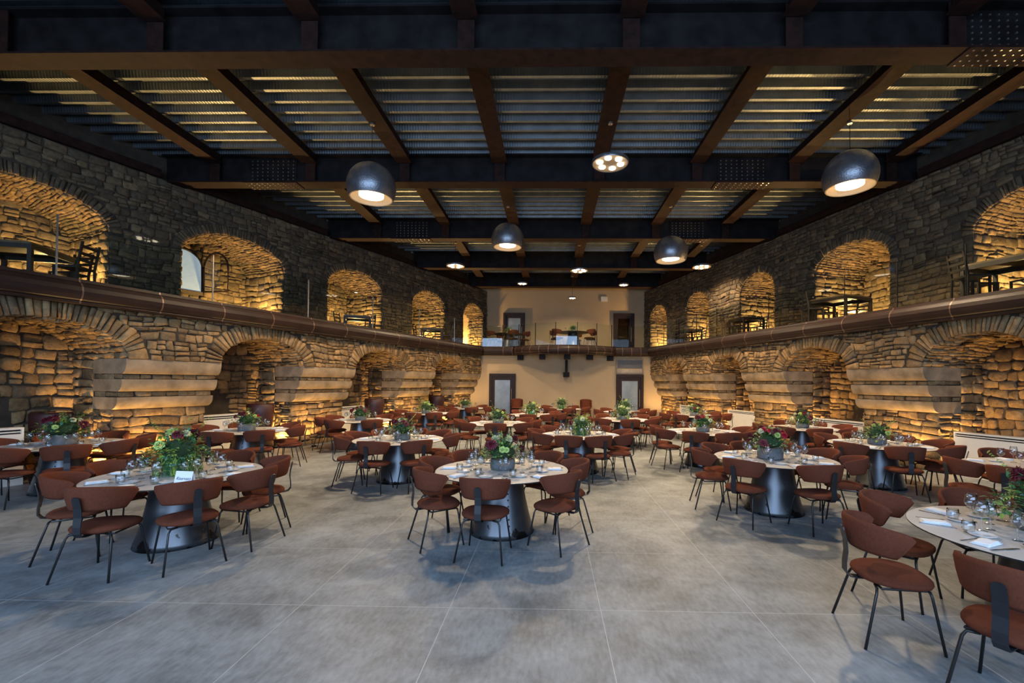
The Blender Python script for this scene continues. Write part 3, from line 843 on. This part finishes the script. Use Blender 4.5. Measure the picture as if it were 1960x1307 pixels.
# ------------------------------------------------------------------- furniture
def make_chair():
    t = thing('dining_chair', '', 'chair')
    # seat
    m = M(); n = 28
    rings = [(.55, .405), (.86, .408), (.97, .42), (1.0, .436), (.985, .450), (.93, .461), (.75, .470), (.45, .474), (.0, .475)]
    for s, z in rings:
        for i in range(n):
            a = 2*PI*i/n; ca, sa = math.cos(a), math.sin(a)
            ex = .80
            x = .245*s*math.copysign(abs(ca)**ex, ca); y = .225*s*math.copysign(abs(sa)**ex, sa)
            x *= 1+.08*sa
            m.v.append((x, y+.02, z+(.012*(x/.24)**2 if s < .9 else 0)))
    for j in range(len(rings)-1):
        for i in range(n): m.f.append((j*n+i, j*n+(i+1) % n, (j+1)*n+(i+1) % n, (j+1)*n+i))
    m.f.append(tuple(range(n))[::-1])
    m.build('seat', FABRIC, t, True)
    # wrap-around backrest
    m = M(); K = 30; Q = 10
    for k in range(K+1):
        s = -1+2*k/K
        for q in range(Q):
            b = 2*PI*q/Q; hv = math.sin(b); th = math.cos(b)
            v = .5+.5*math.copysign(abs(hv)**.55, hv)      # 0 bottom 1 top
            tm = R(80+16*v)
            ang = s*tm
            e = max(0, (abs(s)-.88)/.12)
            shrink = math.sqrt(max(0, 1-e**2*.92))
            zt = .842-.062*abs(s)**1.9; zb = .612-.015*abs(s)**2; zm = (zt+zb)/2+.008; hh = (zt-zb)/2*(.55+.45*shrink)
            z = zm+(v-.5)*2*hh
            rr = .222+.038*v+.022*math.copysign(abs(th)**.7, th)*(.35+.65*shrink)
            m.v.append((rr*math.sin(ang)*1.0, .02-rr*math.cos(ang)*1.06, z))
    for k in range(K):
        for q in range(Q): m.f.append((k*Q+q, k*Q+(q+1) % Q, (k+1)*Q+(q+1) % Q, (k+1)*Q+q))
    m.f.append(tuple(range(Q))); m.f.append(tuple(K*Q+q for q in range(Q))[::-1])
    m.build('backrest', FABRIC, t, True)
    m = M()
    m.tube([(0, -.05, .398), (0, -.20, .398), (0, -.245, .405), (0, -.272, .44), (0, -.272, .50), (0, -.262, .58), (0, -.268, .66), (0, -.286, .74), (0, -.290, .758), (0, -.293, .766)], .007, w=[.066]*7+[.064, .052, .026], upv=(1, 0, 0))
    m.build('back_support', STRIP, t)
    m = M(); m.tube([(.17, .16, .398), (-.17, .16, .398), (-.19, -.12, .398), (.19, -.12, .398), (.17, .16, .398)], .009, 6); m.build('seat_frame', LEG, t)
    for sx in (-1, 1):
        m = M(); m.tube([(sx*.12, .17, .398), (sx*.175, .178, .392), (sx*.19, .182, .365), (sx*.235, .235, .0)], .0095, 8); m.build('leg', LEG, t, True)
        m = M(); m.tube([(sx*.12, -.13, .398), (sx*.175, -.145, .392), (sx*.192, -.155, .36), (sx*.245, -.25, 0)], .0095, 8); m.build('leg', LEG, t, True)
    return t
CHAIR = make_chair()
chair_used = []
def place_chair(x, y, rz, label, group, z=0):
    if not chair_used:
        CHAIR.location = (x, y, z); CHAIR.rotation_euler = (0, 0, rz); CHAIR['label'] = label; CHAIR['group'] = group; chair_used.append(1); return CHAIR
    return dup(CHAIR, (x, y, z), rz, label, group)

RT, ZT = .80, .74
def mk(name, fn, m, smooth=True):
    g = M(); fn(g); return g.mesh(name, m, smooth)
TOPM = mk('tabletop', lambda g: (g.lathe([(0, .736), (RT-.012, .736), (RT-.003, .739), (RT-.012, .74), (0, .74)], 72)), TOP, False)
UNDM = mk('table_edge', lambda g: g.lathe([(0, .712), (RT-.09, .712), (RT-.004, .728), (RT, .736), (RT-.012, .7355), (0, .7355)], 72), EDGE, False)
def basef(g):
    pr = []
    for k in range(15):
        f = k/14; pr.append((.245+.135*(f**1.6)+.01*f, .712*(1-f)))
    g.lathe([(0, .712)]+pr+[(.39, 0.0)], 56)
BASEM = mk('base', basef, BASE)
def rivs(g):
    for k in range(9):
        z = .08+k*.07; f = 1-z/.712; r = .245+.135*(f**1.6)+.01*f
        g.lathe([(0, .010), (.009, .006), (.011, 0)], 8); 
        n = 24
        for i in range(len(g.v)-n, len(g.v)):
            x, y, h = g.v[i]; g.v[i] = (x, -(r+h-.002), z+y)
    for k in range(16):
        a = .5+k*.16; r = .372
        for i0 in (0,):
            g.lathe([(0, .008), (.007, .005), (.009, 0)], 8)
            n = 24
            for i in range(len(g.v)-n, len(g.v)):
                x, y, h = g.v[i]; rr = r+h; g.v[i] = (rr*math.cos(a)-x*math.sin(a), rr*math.sin(a)+x*math.cos(a), .045+y)
RIVM = mk('rivets', rivs, EDGE)

# tableware meshes
def wine(g, s=1.0):
    g.lathe([(0, 0), (.034*s, .002), (.033*s, .004), (.006, .012), (.0035, .03), (.0035, .095*s), (.010, .105*s), (.036*s, .132*s), (.043*s, .150*s), (.041*s, .175*s), (.033*s, .222*s), (.0322*s, .222*s), (.040*s, .174*s), (.0418*s, .150*s), (.034*s, .134*s), (.006, .108*s)], 18)
WINE = mk('wine_glass', lambda g: wine(g, 1.0), GLASS); WINE2 = mk('small_wine_glass', lambda g: wine(g, .86), GLASS)
TUMB = mk('tumbler', lambda g: g.lathe([(0, .0), (.028, 0), (.036, .012), (.040, .045), (.037, .088), (.0355, .088), (.038, .045), (.033, .016), (0, .012)], 18), GLASS)
PLATE = mk('side_plate', lambda g: g.lathe([(0, .004), (.045, .004), (.05, .0), (.056, .002), (.078, .014), (.080, .016), (.077, .017), (.055, .009), (0, .008)], 28), CHINA)
def napk(g):
    n = 8
    for lay_ in range(3):
        z = .002+lay_*.006; sx, sy = .088-.004*lay_, .052-.003*lay_
        ang = .06*lay_
        vs = []
        for j in range(n+1):
            for i in range(n+1):
                x = -sx+2*sx*i/n; y = -sy+2*sy*j/n
                zz = z+.004+.003*math.sin(i*1.7+lay_)*math.cos(j*1.3)*(i/n)
                vs.append((x*math.cos(ang)-y*math.sin(ang), x*math.sin(ang)+y*math.cos(ang), zz))
        k = len(vs)
        vs += [(x, y, z) for x, y, _ in vs]
        fs = [(j*(n+1)+i, j*(n+1)+i+1, (j+1)*(n+1)+i+1, (j+1)*(n+1)+i) for j in range(n) for i in range(n)]
        fs += [tuple(a+k for a in f)[::-1] for f in fs]
        per = [i for i in range(n+1)]+[(j)*(n+1)+n for j in range(1, n+1)]+[n*(n+1)+i for i in range(n-1, -1, -1)]+[j*(n+1) for j in range(n-1, 0, -1)]
        for a, b in zip(per, per[1:]+per[:1]): fs.append((a, a+k, b+k, b))
        g.add(vs, fs)
NAPK = mk('folded_napkin', napk, LINEN)
def forkf(g):
    g.tube([(0, -.09, .003), (0, -.02, .003), (0, .03, .006), (0, .05, .004)], .0025, w=[.010, .006, .006, .02], upv=(1, 0, 0))
    for i in range(4): g.tube([(-.008+i*.0053, .05, .004), (-.008+i*.0053, .075, .006), (-.008+i*.0053, .092, .004)], .002, w=.0028, upv=(1, 0, 0))
FORK = mk('fork', forkf, CUT, False)
def knifef(g):
    g.tube([(0, -.105, .003), (0, -.01, .003), (0, 0, .003), (0, .06, .003), (0, .10, .003), (0, .112, .003)], .0028, w=[.014, .010, .016, .019, .014, .003], upv=(1, 0, 0))
KNIFE = mk('knife', knifef, CUT, False)

def petals(g, r, rings, n, w, open_=1.0):
    for j in range(rings):
        el = PI/2*(j/(rings)*1.15-.10); cnt = max(4, int(n*math.cos(max(0, el))))
        for i in range(cnt):
            a = 2*PI*(i+.5*(j % 2))/cnt+random.uniform(-.1, .1)
            d = Vector((math.cos(a)*math.cos(el), math.sin(a)*math.cos(el), math.sin(el)))
            sd = Vector((-math.sin(a), math.cos(a), 0)); up = d.cross(sd)
            rr = r*random.uniform(.9, 1.05); b = d*rr*.25
            tip = d*rr+up*(-.12*rr*open_)
            mid = d*rr*.75
            g.add([b, mid+sd*w*r, tip, mid-sd*w*r, mid+up*.1*r], [(0, 1, 4), (1, 2, 4), (2, 3, 4), (3, 0, 4)])
DAH = [mk('dahlia', lambda g: petals(g, .060, 6, 16, .20), DAHLIA, False), mk('red_dahlia', lambda g: petals(g, .046, 6, 14, .22), REDP, False)]
ROS = [mk('rose', lambda g: petals(g, .044, 4, 7, .45), CREAM, False), mk('green_rose', lambda g: petals(g, .042, 4, 7, .45), LIMEP, False)]

def leaf(g, p, d, ln, wd, curl=.2):
    d = d.normalized(); s = d.cross(Vector((random.uniform(-.4, .4), random.uniform(-.4, .4), 1))).normalized(); u = s.cross(d)
    a = p; b = p+d*ln*.45+s*wd+u*wd*.3; c = p+d*ln-u*ln*curl; e = p+d*ln*.45-s*wd+u*wd*.3; m_ = p+d*ln*.5
    g.add([a, b, c, e, m_], [(0, 1, 4), (1, 2, 4), (2, 3, 4), (3, 0, 4)])

def bouquet(x, y, z, rz, label, pot='bowl', nd=4, nr=6, nred=0, spread=.22, hgt=.20, nleaf=260, trail=10, lime=.3, tall=0, drape=0, sc=1.0, fr_off=0):
    t = thing('flower_arrangement', label, 'flower arrangement', (x, y, z), rz, 'table centrepieces')
    ph = .12 if pot == 'bowl' else .15
    if pot == 'bowl':
        m = M(); m.lathe([(0, 0), (.125, 0), (.14, .012), (.145, .05), (.142, ph), (.132, ph), (.13, .09), (0, .085)], 32); m.build('bowl', CONC, t, True)
    elif pot == 'wide':
        m = M(); m.lathe([(0, 0), (.155, 0), (.16, .012), (.165, ph), (.153, ph), (.15, .09), (0, .085)], 32); m.build('bowl', CONC, t, True)
        m = M(); m.lathe([(0, -.0), (.17, .0), (.175, .004), (0, .005)], 32); m.build('saucer', EDGE, t)
    else:
        m = M(); m.lathe([(0, 0), (.095, 0), (.115, .02), (.125, .08), (.12, ph), (.11, ph), (.11, .10), (0, .1)], 32); m.build('vase', GPOT, t, True)
    gs = {'foliage': (M(), LEAF), 'pale_foliage': (M(), LEAFB), 'lime_foliage': (M(), LIME)}
    c0 = Vector((0, 0, ph)); spread *= 1.22; hgt *= 1.15
    for i in range(nleaf):
        th = random.uniform(0, 2*PI); el = random.uniform(-.25, 1.45)
        d = Vector((math.cos(th)*math.cos(el), math.sin(th)*math.cos(el), math.sin(el)))
        rr = random.uniform(.45, 1.0)
        p = c0+Vector((d.x*spread*rr, d.y*spread*rr, max(-.02, d.z*hgt*rr+.02)))
        dd = d+Vector((random.uniform(-.7, .7), random.uniform(-.7, .7), random.uniform(-.6, .6)))
        q = random.random(); k = 'foliage' if q > lime+.15 else ('lime_foliage' if q < lime*.6 else 'pale_foliage')
        leaf(gs[k][0], p, dd, random.uniform(.035, .075), random.uniform(.010, .022))
    for i in range(trail):   # sprays and trailing stems
        th = random.uniform(0, 2*PI); d = Vector((math.cos(th), math.sin(th), 0)); up = random.random() < .35
        L_ = spread*random.uniform(.9, 1.35); k = 'foliage' if random.random() < .6 else 'lime_foliage'
        for j in range(16):
            f = j/15
            zz = (hgt*(.7+.8*f) if up else (.06+.10*math.sin(f*2.2)-.20*f*f))
            p = c0+d*(spread*.3+L_*f*(.5 if up else .8))+Vector((0, 0, max(zz, -ph+.01)))
            for sgn in (-1, 1): leaf(gs[k][0], p, d*.4+Vector((-d.y, d.x, 0))*sgn+Vector((0, 0, random.uniform(-.3, .5))), .032, .007)
    for i in range(drape):
        th = random.uniform(0, 2*PI); d = Vector((math.cos(th), math.sin(th), 0)); k = random.choice(['foliage', 'lime_foliage', 'foliage'])
        for j in range(14):
            f = j/13; p = d*(.10+.07*math.sin(f*PI*.6)+random.uniform(-.008, .008))+Vector((random.uniform(-.01, .01), random.uniform(-.01, .01), ph+.08-(ph+.06)*f))
            leaf(gs[k][0], p, Vector((d.x*.6+random.uniform(-.5, .5), d.y*.6+random.uniform(-.5, .5), -1)), .045, .006)
    if tall:
        g = gs['foliage'][0]; th = random.uniform(0, 6.28)
        for j in range(12): leaf(g, c0+Vector((-.10-.1*j/12, 0, hgt+.02*j*1.1)), Vector((random.uniform(-1, 1), random.uniform(-1, 1), .8)), .035, .009)
    for k, (g, mm) in gs.items():
        if g.v: g.build(k, mm, t)
    m = M(); m.lathe([(.0, ph-.02), (spread*.45, ph+hgt*.1), (spread*.55, ph+hgt*.35), (spread*.4, ph+hgt*.65), (0, ph+hgt*.75)], 12); m.build('moss_core', mat('moss', (.02, .045, .012), .9) if 'moss' not in bpy.data.materials else bpy.data.materials['moss'], t, True)
    tot = nd+nr+nred
    kinds = ['d']*nd+['r']*nr+['x']*nred; random.shuffle(kinds)
    for i, kd in enumerate(kinds):
        th = 2*PI*i/tot*2.4+random.uniform(-.3, .3); el = random.uniform(.2, 1.35) if i % 3 else random.uniform(.9, 1.5)
        d = Vector((math.cos(th)*math.cos(el), math.sin(th)*math.cos(el), math.sin(el)))
        p = c0+Vector((d.x*spread*.92, d.y*spread*.92, d.z*hgt*.95+.02))
        q = d.to_track_quat('Z', 'Y').to_euler()
        me = DAH[0] if kd == 'd' else DAH[1] if kd == 'x' else random.choice(ROS)
        inst('dahlia' if kd in 'dx' else 'rose', me, t, p, q, random.uniform(.85, 1.2))
    t.scale = (sc, sc, sc)
    return t

CLOCK = {0: 'six', 1: 'five', 2: 'four', 3: 'three', 4: 'two', 5: 'one', 6: 'twelve', 7: 'eleven', 8: 'ten', 9: 'nine', 10: 'eight', 11: 'seven'}
def clocks(ph):
    """unique clock positions (six o'clock is nearest the camera)"""
    used = {}; out = []
    for p in ph:
        k = int(round(p/30.0)) % 12; base = k
        if k in used:
            opts = [(base+1) % 12, (base-1) % 12]
            fr = (p/30.0) % 12; opts.sort(key=lambda o: min(abs(fr-o), 12-abs(fr-o)))
            k = next((o for o in opts if o not in used), None)
            if k is None: k = next(o for o in range(12) if o not in used)
        used[k] = 1; out.append(CLOCK[k])
    return out

def table(x, y, desc, phis, rot=0, ware=3, places=None, rad=.86, z=0, bq=None, tlabel=None):
    t = thing('round_table', tlabel or ('round grey-topped table on steel drum, the '+desc), 'table', (x, y, z), R(rot), 'round dining tables')
    inst('tabletop', TOPM, t); inst('top_edge', UNDM, t); b = inst('base', BASEM, t); inst('rivets', RIVM, b, kind='stuff')
    rads = [q[1] if isinstance(q, tuple) else rad+random.uniform(-.02, .03) for q in phis]
    phis = [q[0] if isinstance(q, tuple) else q for q in phis]
    cl = clocks(phis)
    for (p, c, rr) in zip(phis, cl, rads):
        a = R(p)
        place_chair(x+rr*math.sin(a), y-rr*math.cos(a), a+R(random.uniform(-7, 7)), "rust fabric chair at %s o'clock of the %s" % (c, desc), 'chairs at the round tables', z)
    pl = places if places is not None else phis
    cl = clocks(pl)
    def put(nm, me, px, r, ph, rz, label, cat, grp):
        a = R(ph); ca, sa = math.cos(a), math.sin(a)
        lx, ly = px, -r
        o = inst(nm, me, None, (x+lx*ca-ly*sa, y+lx*sa+ly*ca, z+ZT+.0005), (0, 0, a+rz))
        o['label'] = label; o['category'] = cat; o['group'] = grp
    for p, c in zip(pl, cl):
        j = lambda s=.012: random.uniform(-s, s)
        w = "%s o'clock on the %s" % (c, desc)
        put('folded_napkin', NAPK, j(), .64+j(), p, PI/2+random.uniform(-.25, .25), 'white folded napkin at '+w, 'napkin', 'folded napkins')
        put('wine_glass', WINE, .10+j(.02), .38+j(.03), p, 0, 'taller wine glass at '+w, 'wine glass', 'wine glasses')
        if ware >= 2:
            put('side_plate', PLATE, -.14+j(.02), .46+j(.02), p, 0, 'small white plate at '+w, 'plate', 'side plates')
        if ware >= 3:
            put('water_tumbler', TUMB, .165+j(.01), .47+j(.02), p, 0, 'clear tumbler at '+w, 'tumbler', 'water tumblers')
            put('small_wine_glass', WINE2, .02+j(.02), .33+j(.02), p, 0, 'shorter wine glass at '+w, 'wine glass', 'wine glasses')
            put('fork', FORK, -.095+j(.01), .64, p, random.uniform(-.2, .2), 'steel fork at '+w, 'fork', 'forks')
            put('knife', KNIFE, .095+j(.01), .64, p, random.uniform(-.2, .2), 'steel knife at '+w, 'knife', 'knives')
    if bq:
        bx, by = bq.pop('at', (0, 0))
        bouquet(x+bx, y+by, z+ZT, R(random.uniform(0, 360)) if not bq.get('tall') else 0, **bq)
    return t

random.seed(21)
table(-.58, 5.43, 'front centre table', [-7, -58, -101, -141, 141, 100, 55], 20, 3, [0, -48, -92, -136, 180, 136, 92, 48], .80,
      bq=dict(label='bouquet of burgundy dahlias and lime roses in concrete bowl on the front centre table', nd=6, nr=9, spread=.22, hgt=.20, at=(0, .02), sc=1.05))
table(-4.16, 4.93, 'front left table with the card', [0, 46, 88, 130, -178, -138, -100, -60], 80, 3, [0, 45, 90, 135, 180, -135, -90, -45], .84,
      bq=dict(label='tall green leafy arrangement spilling over its pot beside the reserved card', pot='vase', nd=3, nr=5, spread=.22, hgt=.22, nleaf=320, trail=22, drape=60, at=(-.05, .05), sc=1.15, lime=.4))
table(3.20, 6.45, 'front right table with red bouquet', [-50, 9, -103, -143, 70, 108, 145, 180], 0, 3, [-50, 0, -95, -140, 95, 135, 48, 180], .84,
      bq=dict(label='red and lime bouquet in a grey bowl on the front right table', pot='wide', nd=5, nr=9, nred=5, spread=.23, hgt=.21, at=(-.05, 0), sc=1.05))
table(3.54, 3.22, 'table cut off at bottom right', [(-94, 1.10), (-141, .88), (163, .84), (-54, 1.14)], 10, 3, [-118, -75, -155, 165, -35], .92,
      bq=dict(label='dark green bouquet in a black bowl at the right edge of the picture', nd=3, nr=3, spread=.22, hgt=.22, at=(.08, .12), sc=1.1, lime=.1))
table(-7.85, 7.05, 'far left table at the picture edge', [10, 50, 90, 132, -171, -125, -80], 30, 3, None, .88,
      bq=dict(label='wide dark red and green bouquet in low grey bowl, at the far left', pot='wide', nd=9, nr=6, spread=.27, hgt=.20, at=(.0, -.02), sc=1.1))
table(-2.76, 8.10, 'table behind front centre on the left', [-10, 38, -68, -106, 98, 139, -143, 178], 140, 3, [0, -45, -90, -135, 180, 135, 90, 45], .84,
      bq=dict(label='burgundy and lime bouquet with trailing stem, second table left of centre', nd=6, nr=7, spread=.22, hgt=.20, at=(.06, 0), tall=0))
table(.61, 9.10, 'table with the green vase right of centre', [-19, 20, -58, -99, 102, 60, -139, 147], 200, 3, [0, -45, -90, -135, 180, 135, 90, 45], .84,
      bq=dict(label='lime and white bouquet in green glass vase right of the centre', pot='vase', nd=1, nr=8, spread=.20, hgt=.16, trail=14, drape=50, lime=.5, at=(.02, 0)))
table(5.90, 8.10, 'right side table by the nearest pier', [-14, -62, 84, 38, 168, 126, -148], 60, 3, [0, -45, -90, -135, 180, 135, 90, 45], .86,
      bq=dict(label='leafy green bouquet in round grey bowl by the nearest right pier', nd=2, nr=4, spread=.22, hgt=.19, lime=.45, at=(-.05, 0)))
table(6.45, 5.95, 'right edge table before the radiator', [-62, -98, 160, -18], 0, 2, [-90, -50, -140, 170], .88)
table(-6.38, 9.25, 'left table before the second niche', [5, 48, 100, 150, -140, -55, -95], 20, 2, None, .88,
      bq=dict(label='burgundy bouquet with long trailing stem, left table by second niche', pot='wide', nd=6, nr=4, nred=1, spread=.22, hgt=.18, sc=1.0, trail=12))
table(-5.12, 11.95, 'left table before the third pier', [-18, 40, -70, -110, 110, 160, -155], 0, 2, None, .88,
      bq=dict(label='dark bouquet in grey bowl on left table before the third pier', nd=8, nr=3, spread=.24, hgt=.2, lime=.15))
table(-1.34, 11.45, 'centre table behind the front bouquet', [2, 48, -48, -92, 92, 135, -135], 0, 2, None, .88,
      bq=dict(label='red and cream bouquet with a tall twig in the middle of the hall', nd=5, nr=6, spread=.22, hgt=.18, tall=1))
table(3.38, 9.95, 'right centre table with grey bowl', [-28, 14, -72, -112, 98, 58, 140, 178], 45, 2, None, .88,
      bq=dict(label='red and lime bouquet in grey bowl, right of centre behind the front right table', nd=4, nr=6, nred=4, spread=.22, hgt=.18))
table(6.15, 11.0, 'right table by the second pier', [-8, 42, 88, 132, -55, -100, 178], 0, 2, None, .88,
      bq=dict(label='burgundy and cream bouquet on right table by the second pier', nd=7, nr=4, spread=.25, hgt=.2))
table(2.10, 13.0, 'table before the lower right door', [4, 50, 92, 134, -45, -90, -150], 0, 2, None, .88,
      bq=dict(label='yellow-lime bouquet with drooping grass before the lower right door', nd=2, nr=6, spread=.24, hgt=.22, lime=.9, drape=30))
table(-.62, 14.5, 'centre back table', [-4, 36, 76, 125, -48, -92, -150], 0, 2, None, .88,
      bq=dict(label='lime drooping bouquet on the centre back table', pot='vase', nd=1, nr=5, spread=.26, hgt=.22, lime=.8, drape=30))
table(-4.15, 14.8, 'left back table with drooping lime plant', [-10, 32, 78, 120, -60, -105, 168], 0, 2, None, .88,
      bq=dict(label='drooping yellow-lime plant in dark bowl on the left back table', nd=0, nr=2, spread=.26, hgt=.22, lime=1.0, trail=20))
table(-3.45, 17.9, 'farthest left table near the end wall', [-25, 28, -80, 85, 140, -140], 0, 1, None, .88,
      bq=dict(label='small cream and green bouquet on the farthest left table', nd=1, nr=6, spread=.24, hgt=.2))
table(.44, 18.0, 'farthest table before the end wall', [-30, 18, -75, 85, 145, -140], 0, 1, None, .88,
      bq=dict(label='green bouquet before the blank end wall under the balcony', pot='vase', nd=0, nr=4, spread=.28, hgt=.24, drape=30))
table(2.75, 16.5, 'back table right of centre', [-30, 22, 75, 120, -85, -140], 0, 1, None, .88,
      bq=dict(label='dark leafy bouquet behind the yellow-lime one near the right door', pot='vase', nd=1, nr=3, spread=.28, hgt=.26))
table(4.75, 14.8, 'right back table by the third pier', [-45, 20, 75, 120, -90, -150], 0, 1, None, .88,
      bq=dict(label='dark red and lime bouquet rising behind the red one on the right', nd=6, nr=4, nred=1, spread=.24, hgt=.22))
for sx, nm in ((-1.52, 'beside the lower left door'), (1.60, 'before the end wall, right of centre')):
    for k, w in enumerate(('lowest', 'middle', 'topmost')):
        place_chair(sx, 20.15+.03*k, R(180), 'rust fabric chair, %s of the stack %s' % (w, nm), 'stacked chairs by the end wall', .105*k)
# balcony tables
table(1.05, 21.1, 'balcony table', [-60, -100, 60, 165, 100], 0, 1, [0, 90, -90], .86, ZG,
      dict(label='small green bouquet on the balcony table', nd=0, nr=3, spread=.18, hgt=.15))
table(-2.1, 22.0, 'left balcony table', [20, 75, -60, -150], 0, 1, [0, 90, -90], .86, ZG,
      dict(label='small dark green bouquet on the left balcony table', nd=0, nr=1, spread=.18, hgt=.15))

# reserved card
t = thing('reserved_card', 'white folded reserved card standing on the front left table', 'card', (-3.73, 4.46, ZT+.001), R(-6))
m = M(); m.box(-.098, .098, 0, .001, 0, .125, lambda x, y, z: (x, y+(z)*.22, z)); m.box(-.098, .098, .056, .057, 0, .125, lambda x, y, z: (x, y-(z)*.22, z)); m.build('card_fold', CARD, t)
cu = bpy.data.curves.new('lettering', 'FONT'); cu.body = 'Riservato'; cu.size = .044; cu.shear = .45; cu.extrude = .0004; cu.align_x = 'CENTER'; cu.align_y = 'CENTER'; cu.materials.append(INK)
tmp = bpy.data.objects.new('lettering', cu); COL.objects.link(tmp)
lm = bpy.data.meshes.new_from_object(tmp.evaluated_get(bpy.context.evaluated_depsgraph_get()))
bpy.data.objects.remove(tmp); bpy.data.curves.remove(cu)
inst('lettering', lm, t, (0, .010, .052), (R(90-12.4), 0, 0))

# red ornaments tucked in two bouquets
def ornament(x, y, z, label):
    t = thing('red_ornament', label, 'ornament', (x, y, z))
    m = M(); m.lathe([(0, -.03), (.016, -.024), (.022, -.005), (.016, .012), (0, .016)], 14); m.build('body', REDP, t, True)
    m = M(); m.lathe([(0, .008), (.013, .014), (.016, .024), (.012, .034), (0, .038)], 14); m.build('white_band', CHINA, t, True)
    m = M(); m.lathe([(.014, .034), (.010, .05), (.002, .068), (0, .07)], 14); m.build('cap', REDP, t, True)
ornament(-8.02, 6.90, ZT+.20, 'tiny red and white ornament hanging in the far left bouquet')
ornament(3.00, 6.20, ZT+.17, 'tiny red and white ornament hanging from the front right bouquet')

# tall hooded maroon seats standing in the left niches, and their copper side frames
def hood(x, y, rz, label, k):
    t = thing('hooded_chair', label, 'armchair', (x, y, 0), rz, 'hooded chairs')
    m = M(); n = 18; pr = [(.27, .48), (.30, .60), (.335, .95), (.34, 1.16), (.31, 1.20), (.27, 1.19)]
    for r, z in pr:
        for i in range(n+1):
            a = R(170)*(-.5+i/n)*1.3; m.v.append((r*math.sin(a), -r*math.cos(a), z))
    for j in range(len(pr)-1):
        for i in range(n): m.f.append((j*(n+1)+i, j*(n+1)+i+1, (j+1)*(n+1)+i+1, (j+1)*(n+1)+i))
    o = m.build('hood', MAROON, t, True); md = o.modifiers.new('thick', 'SOLIDIFY'); md.thickness = .03
    m = M(); m.lathe([(0, .42), (.25, .42), (.27, .46), (.24, .50), (0, .51)], 20); m.build('seat', MAROON, t, True)
    m = M(); m.lathe([(.0, 0), (.22, 0), (.22, .02), (.03, .04), (.03, .42)], 16); m.build('pedestal', STEEL, t)
for k, (fr, ops) in enumerate([(LL, OPL)]):
    for i, (a, b) in enumerate(ops):
        p = fr.P(b-.46, .95 if i else 1.2, 0)
        hood(p[0], p[1], R(-20), 'tall hooded maroon chair beside the %s left pier' % ['nearest', 'second', 'third', 'last'][i], i)

# gallery tables and chairs ------------------------------------------------
def gtable(x, y, s, label):
    t = thing('gallery_table', label, 'table', (x, y, ZG), R(random.uniform(8, 25)), 'gallery tables')
    m = M(); m.box(-s, s, -s, s, .70, .74); m.build('tabletop', WOODT, t)
    m = M()
    for a in (0, 1):
        sg = -1 if a == 0 else 1
        m.box(-s, s, sg*s-.02, sg*s+.02, .62, .70); m.box(sg*s-.02, sg*s+.02, -s, s, .62, .70)
    m.build('apron', WOOD, t)
    for sx in (-1, 1):
        for sy in (-1, 1):
            m = M(); m.box(sx*s-.03, sx*s+.03, sy*s-.03, sy*s+.03, 0, .70); m.build('leg', WOOD, t)
def gchair(x, y, rz, label):
    t = thing('ladderback_chair', label, 'chair', (x, y, ZG), rz, 'gallery chairs')
    m = M(); m.box(-.21, .21, -.2, .2, .43, .465); m.build('seat', WOOD, t)
    for sx in (-1, 1):
        m = M(); m.tube([(sx*.19, -.2, 0), (sx*.19, -.19, .45), (sx*.19, -.27, .92)], .03, w=.035, upv=(1, 0, 0)); m.build('leg', WOOD, t)
        m = M(); m.box(sx*.19-.017, sx*.19+.017, .165, .2, 0, .43); m.build('leg', WOOD, t)
    for z in (.58, .70, .83):
        m = M(); m.tube([(-.18, -.2-(z-.45)*.16, z), (.18, -.2-(z-.45)*.16, z)], .018, w=.055, upv=(0, 0, 1)); m.build('slat', WOOD, t)
GT = [(-9.75, 7.9, .55, 'nearest left'), (-7.15, 16.3, .42, 'middle left'), (-5.35, 19.9, .42, 'far left'), (8.75, 8.6, .5, 'nearest right'), (7.95, 12.4, .5, 'second right'), (7.05, 16.2, .4, 'third right'), (6.05, 19.7, .4, 'far right')]
for x, y, s, nm in GT:
    gtable(x, y, s, 'dark wooden square table on the gallery, %s one' % nm)
    gchair(x+s+.18, y+.32, R(100), 'dark wooden ladderback chair right of the %s gallery table' % nm)
    gchair(x-s-.18, y+.1, R(-95), 'dark wooden ladderback chair left of the %s gallery table' % nm)
    gchair(x+.1, y+s+.25, R(180), 'dark wooden ladderback chair behind the %s gallery table' % nm)
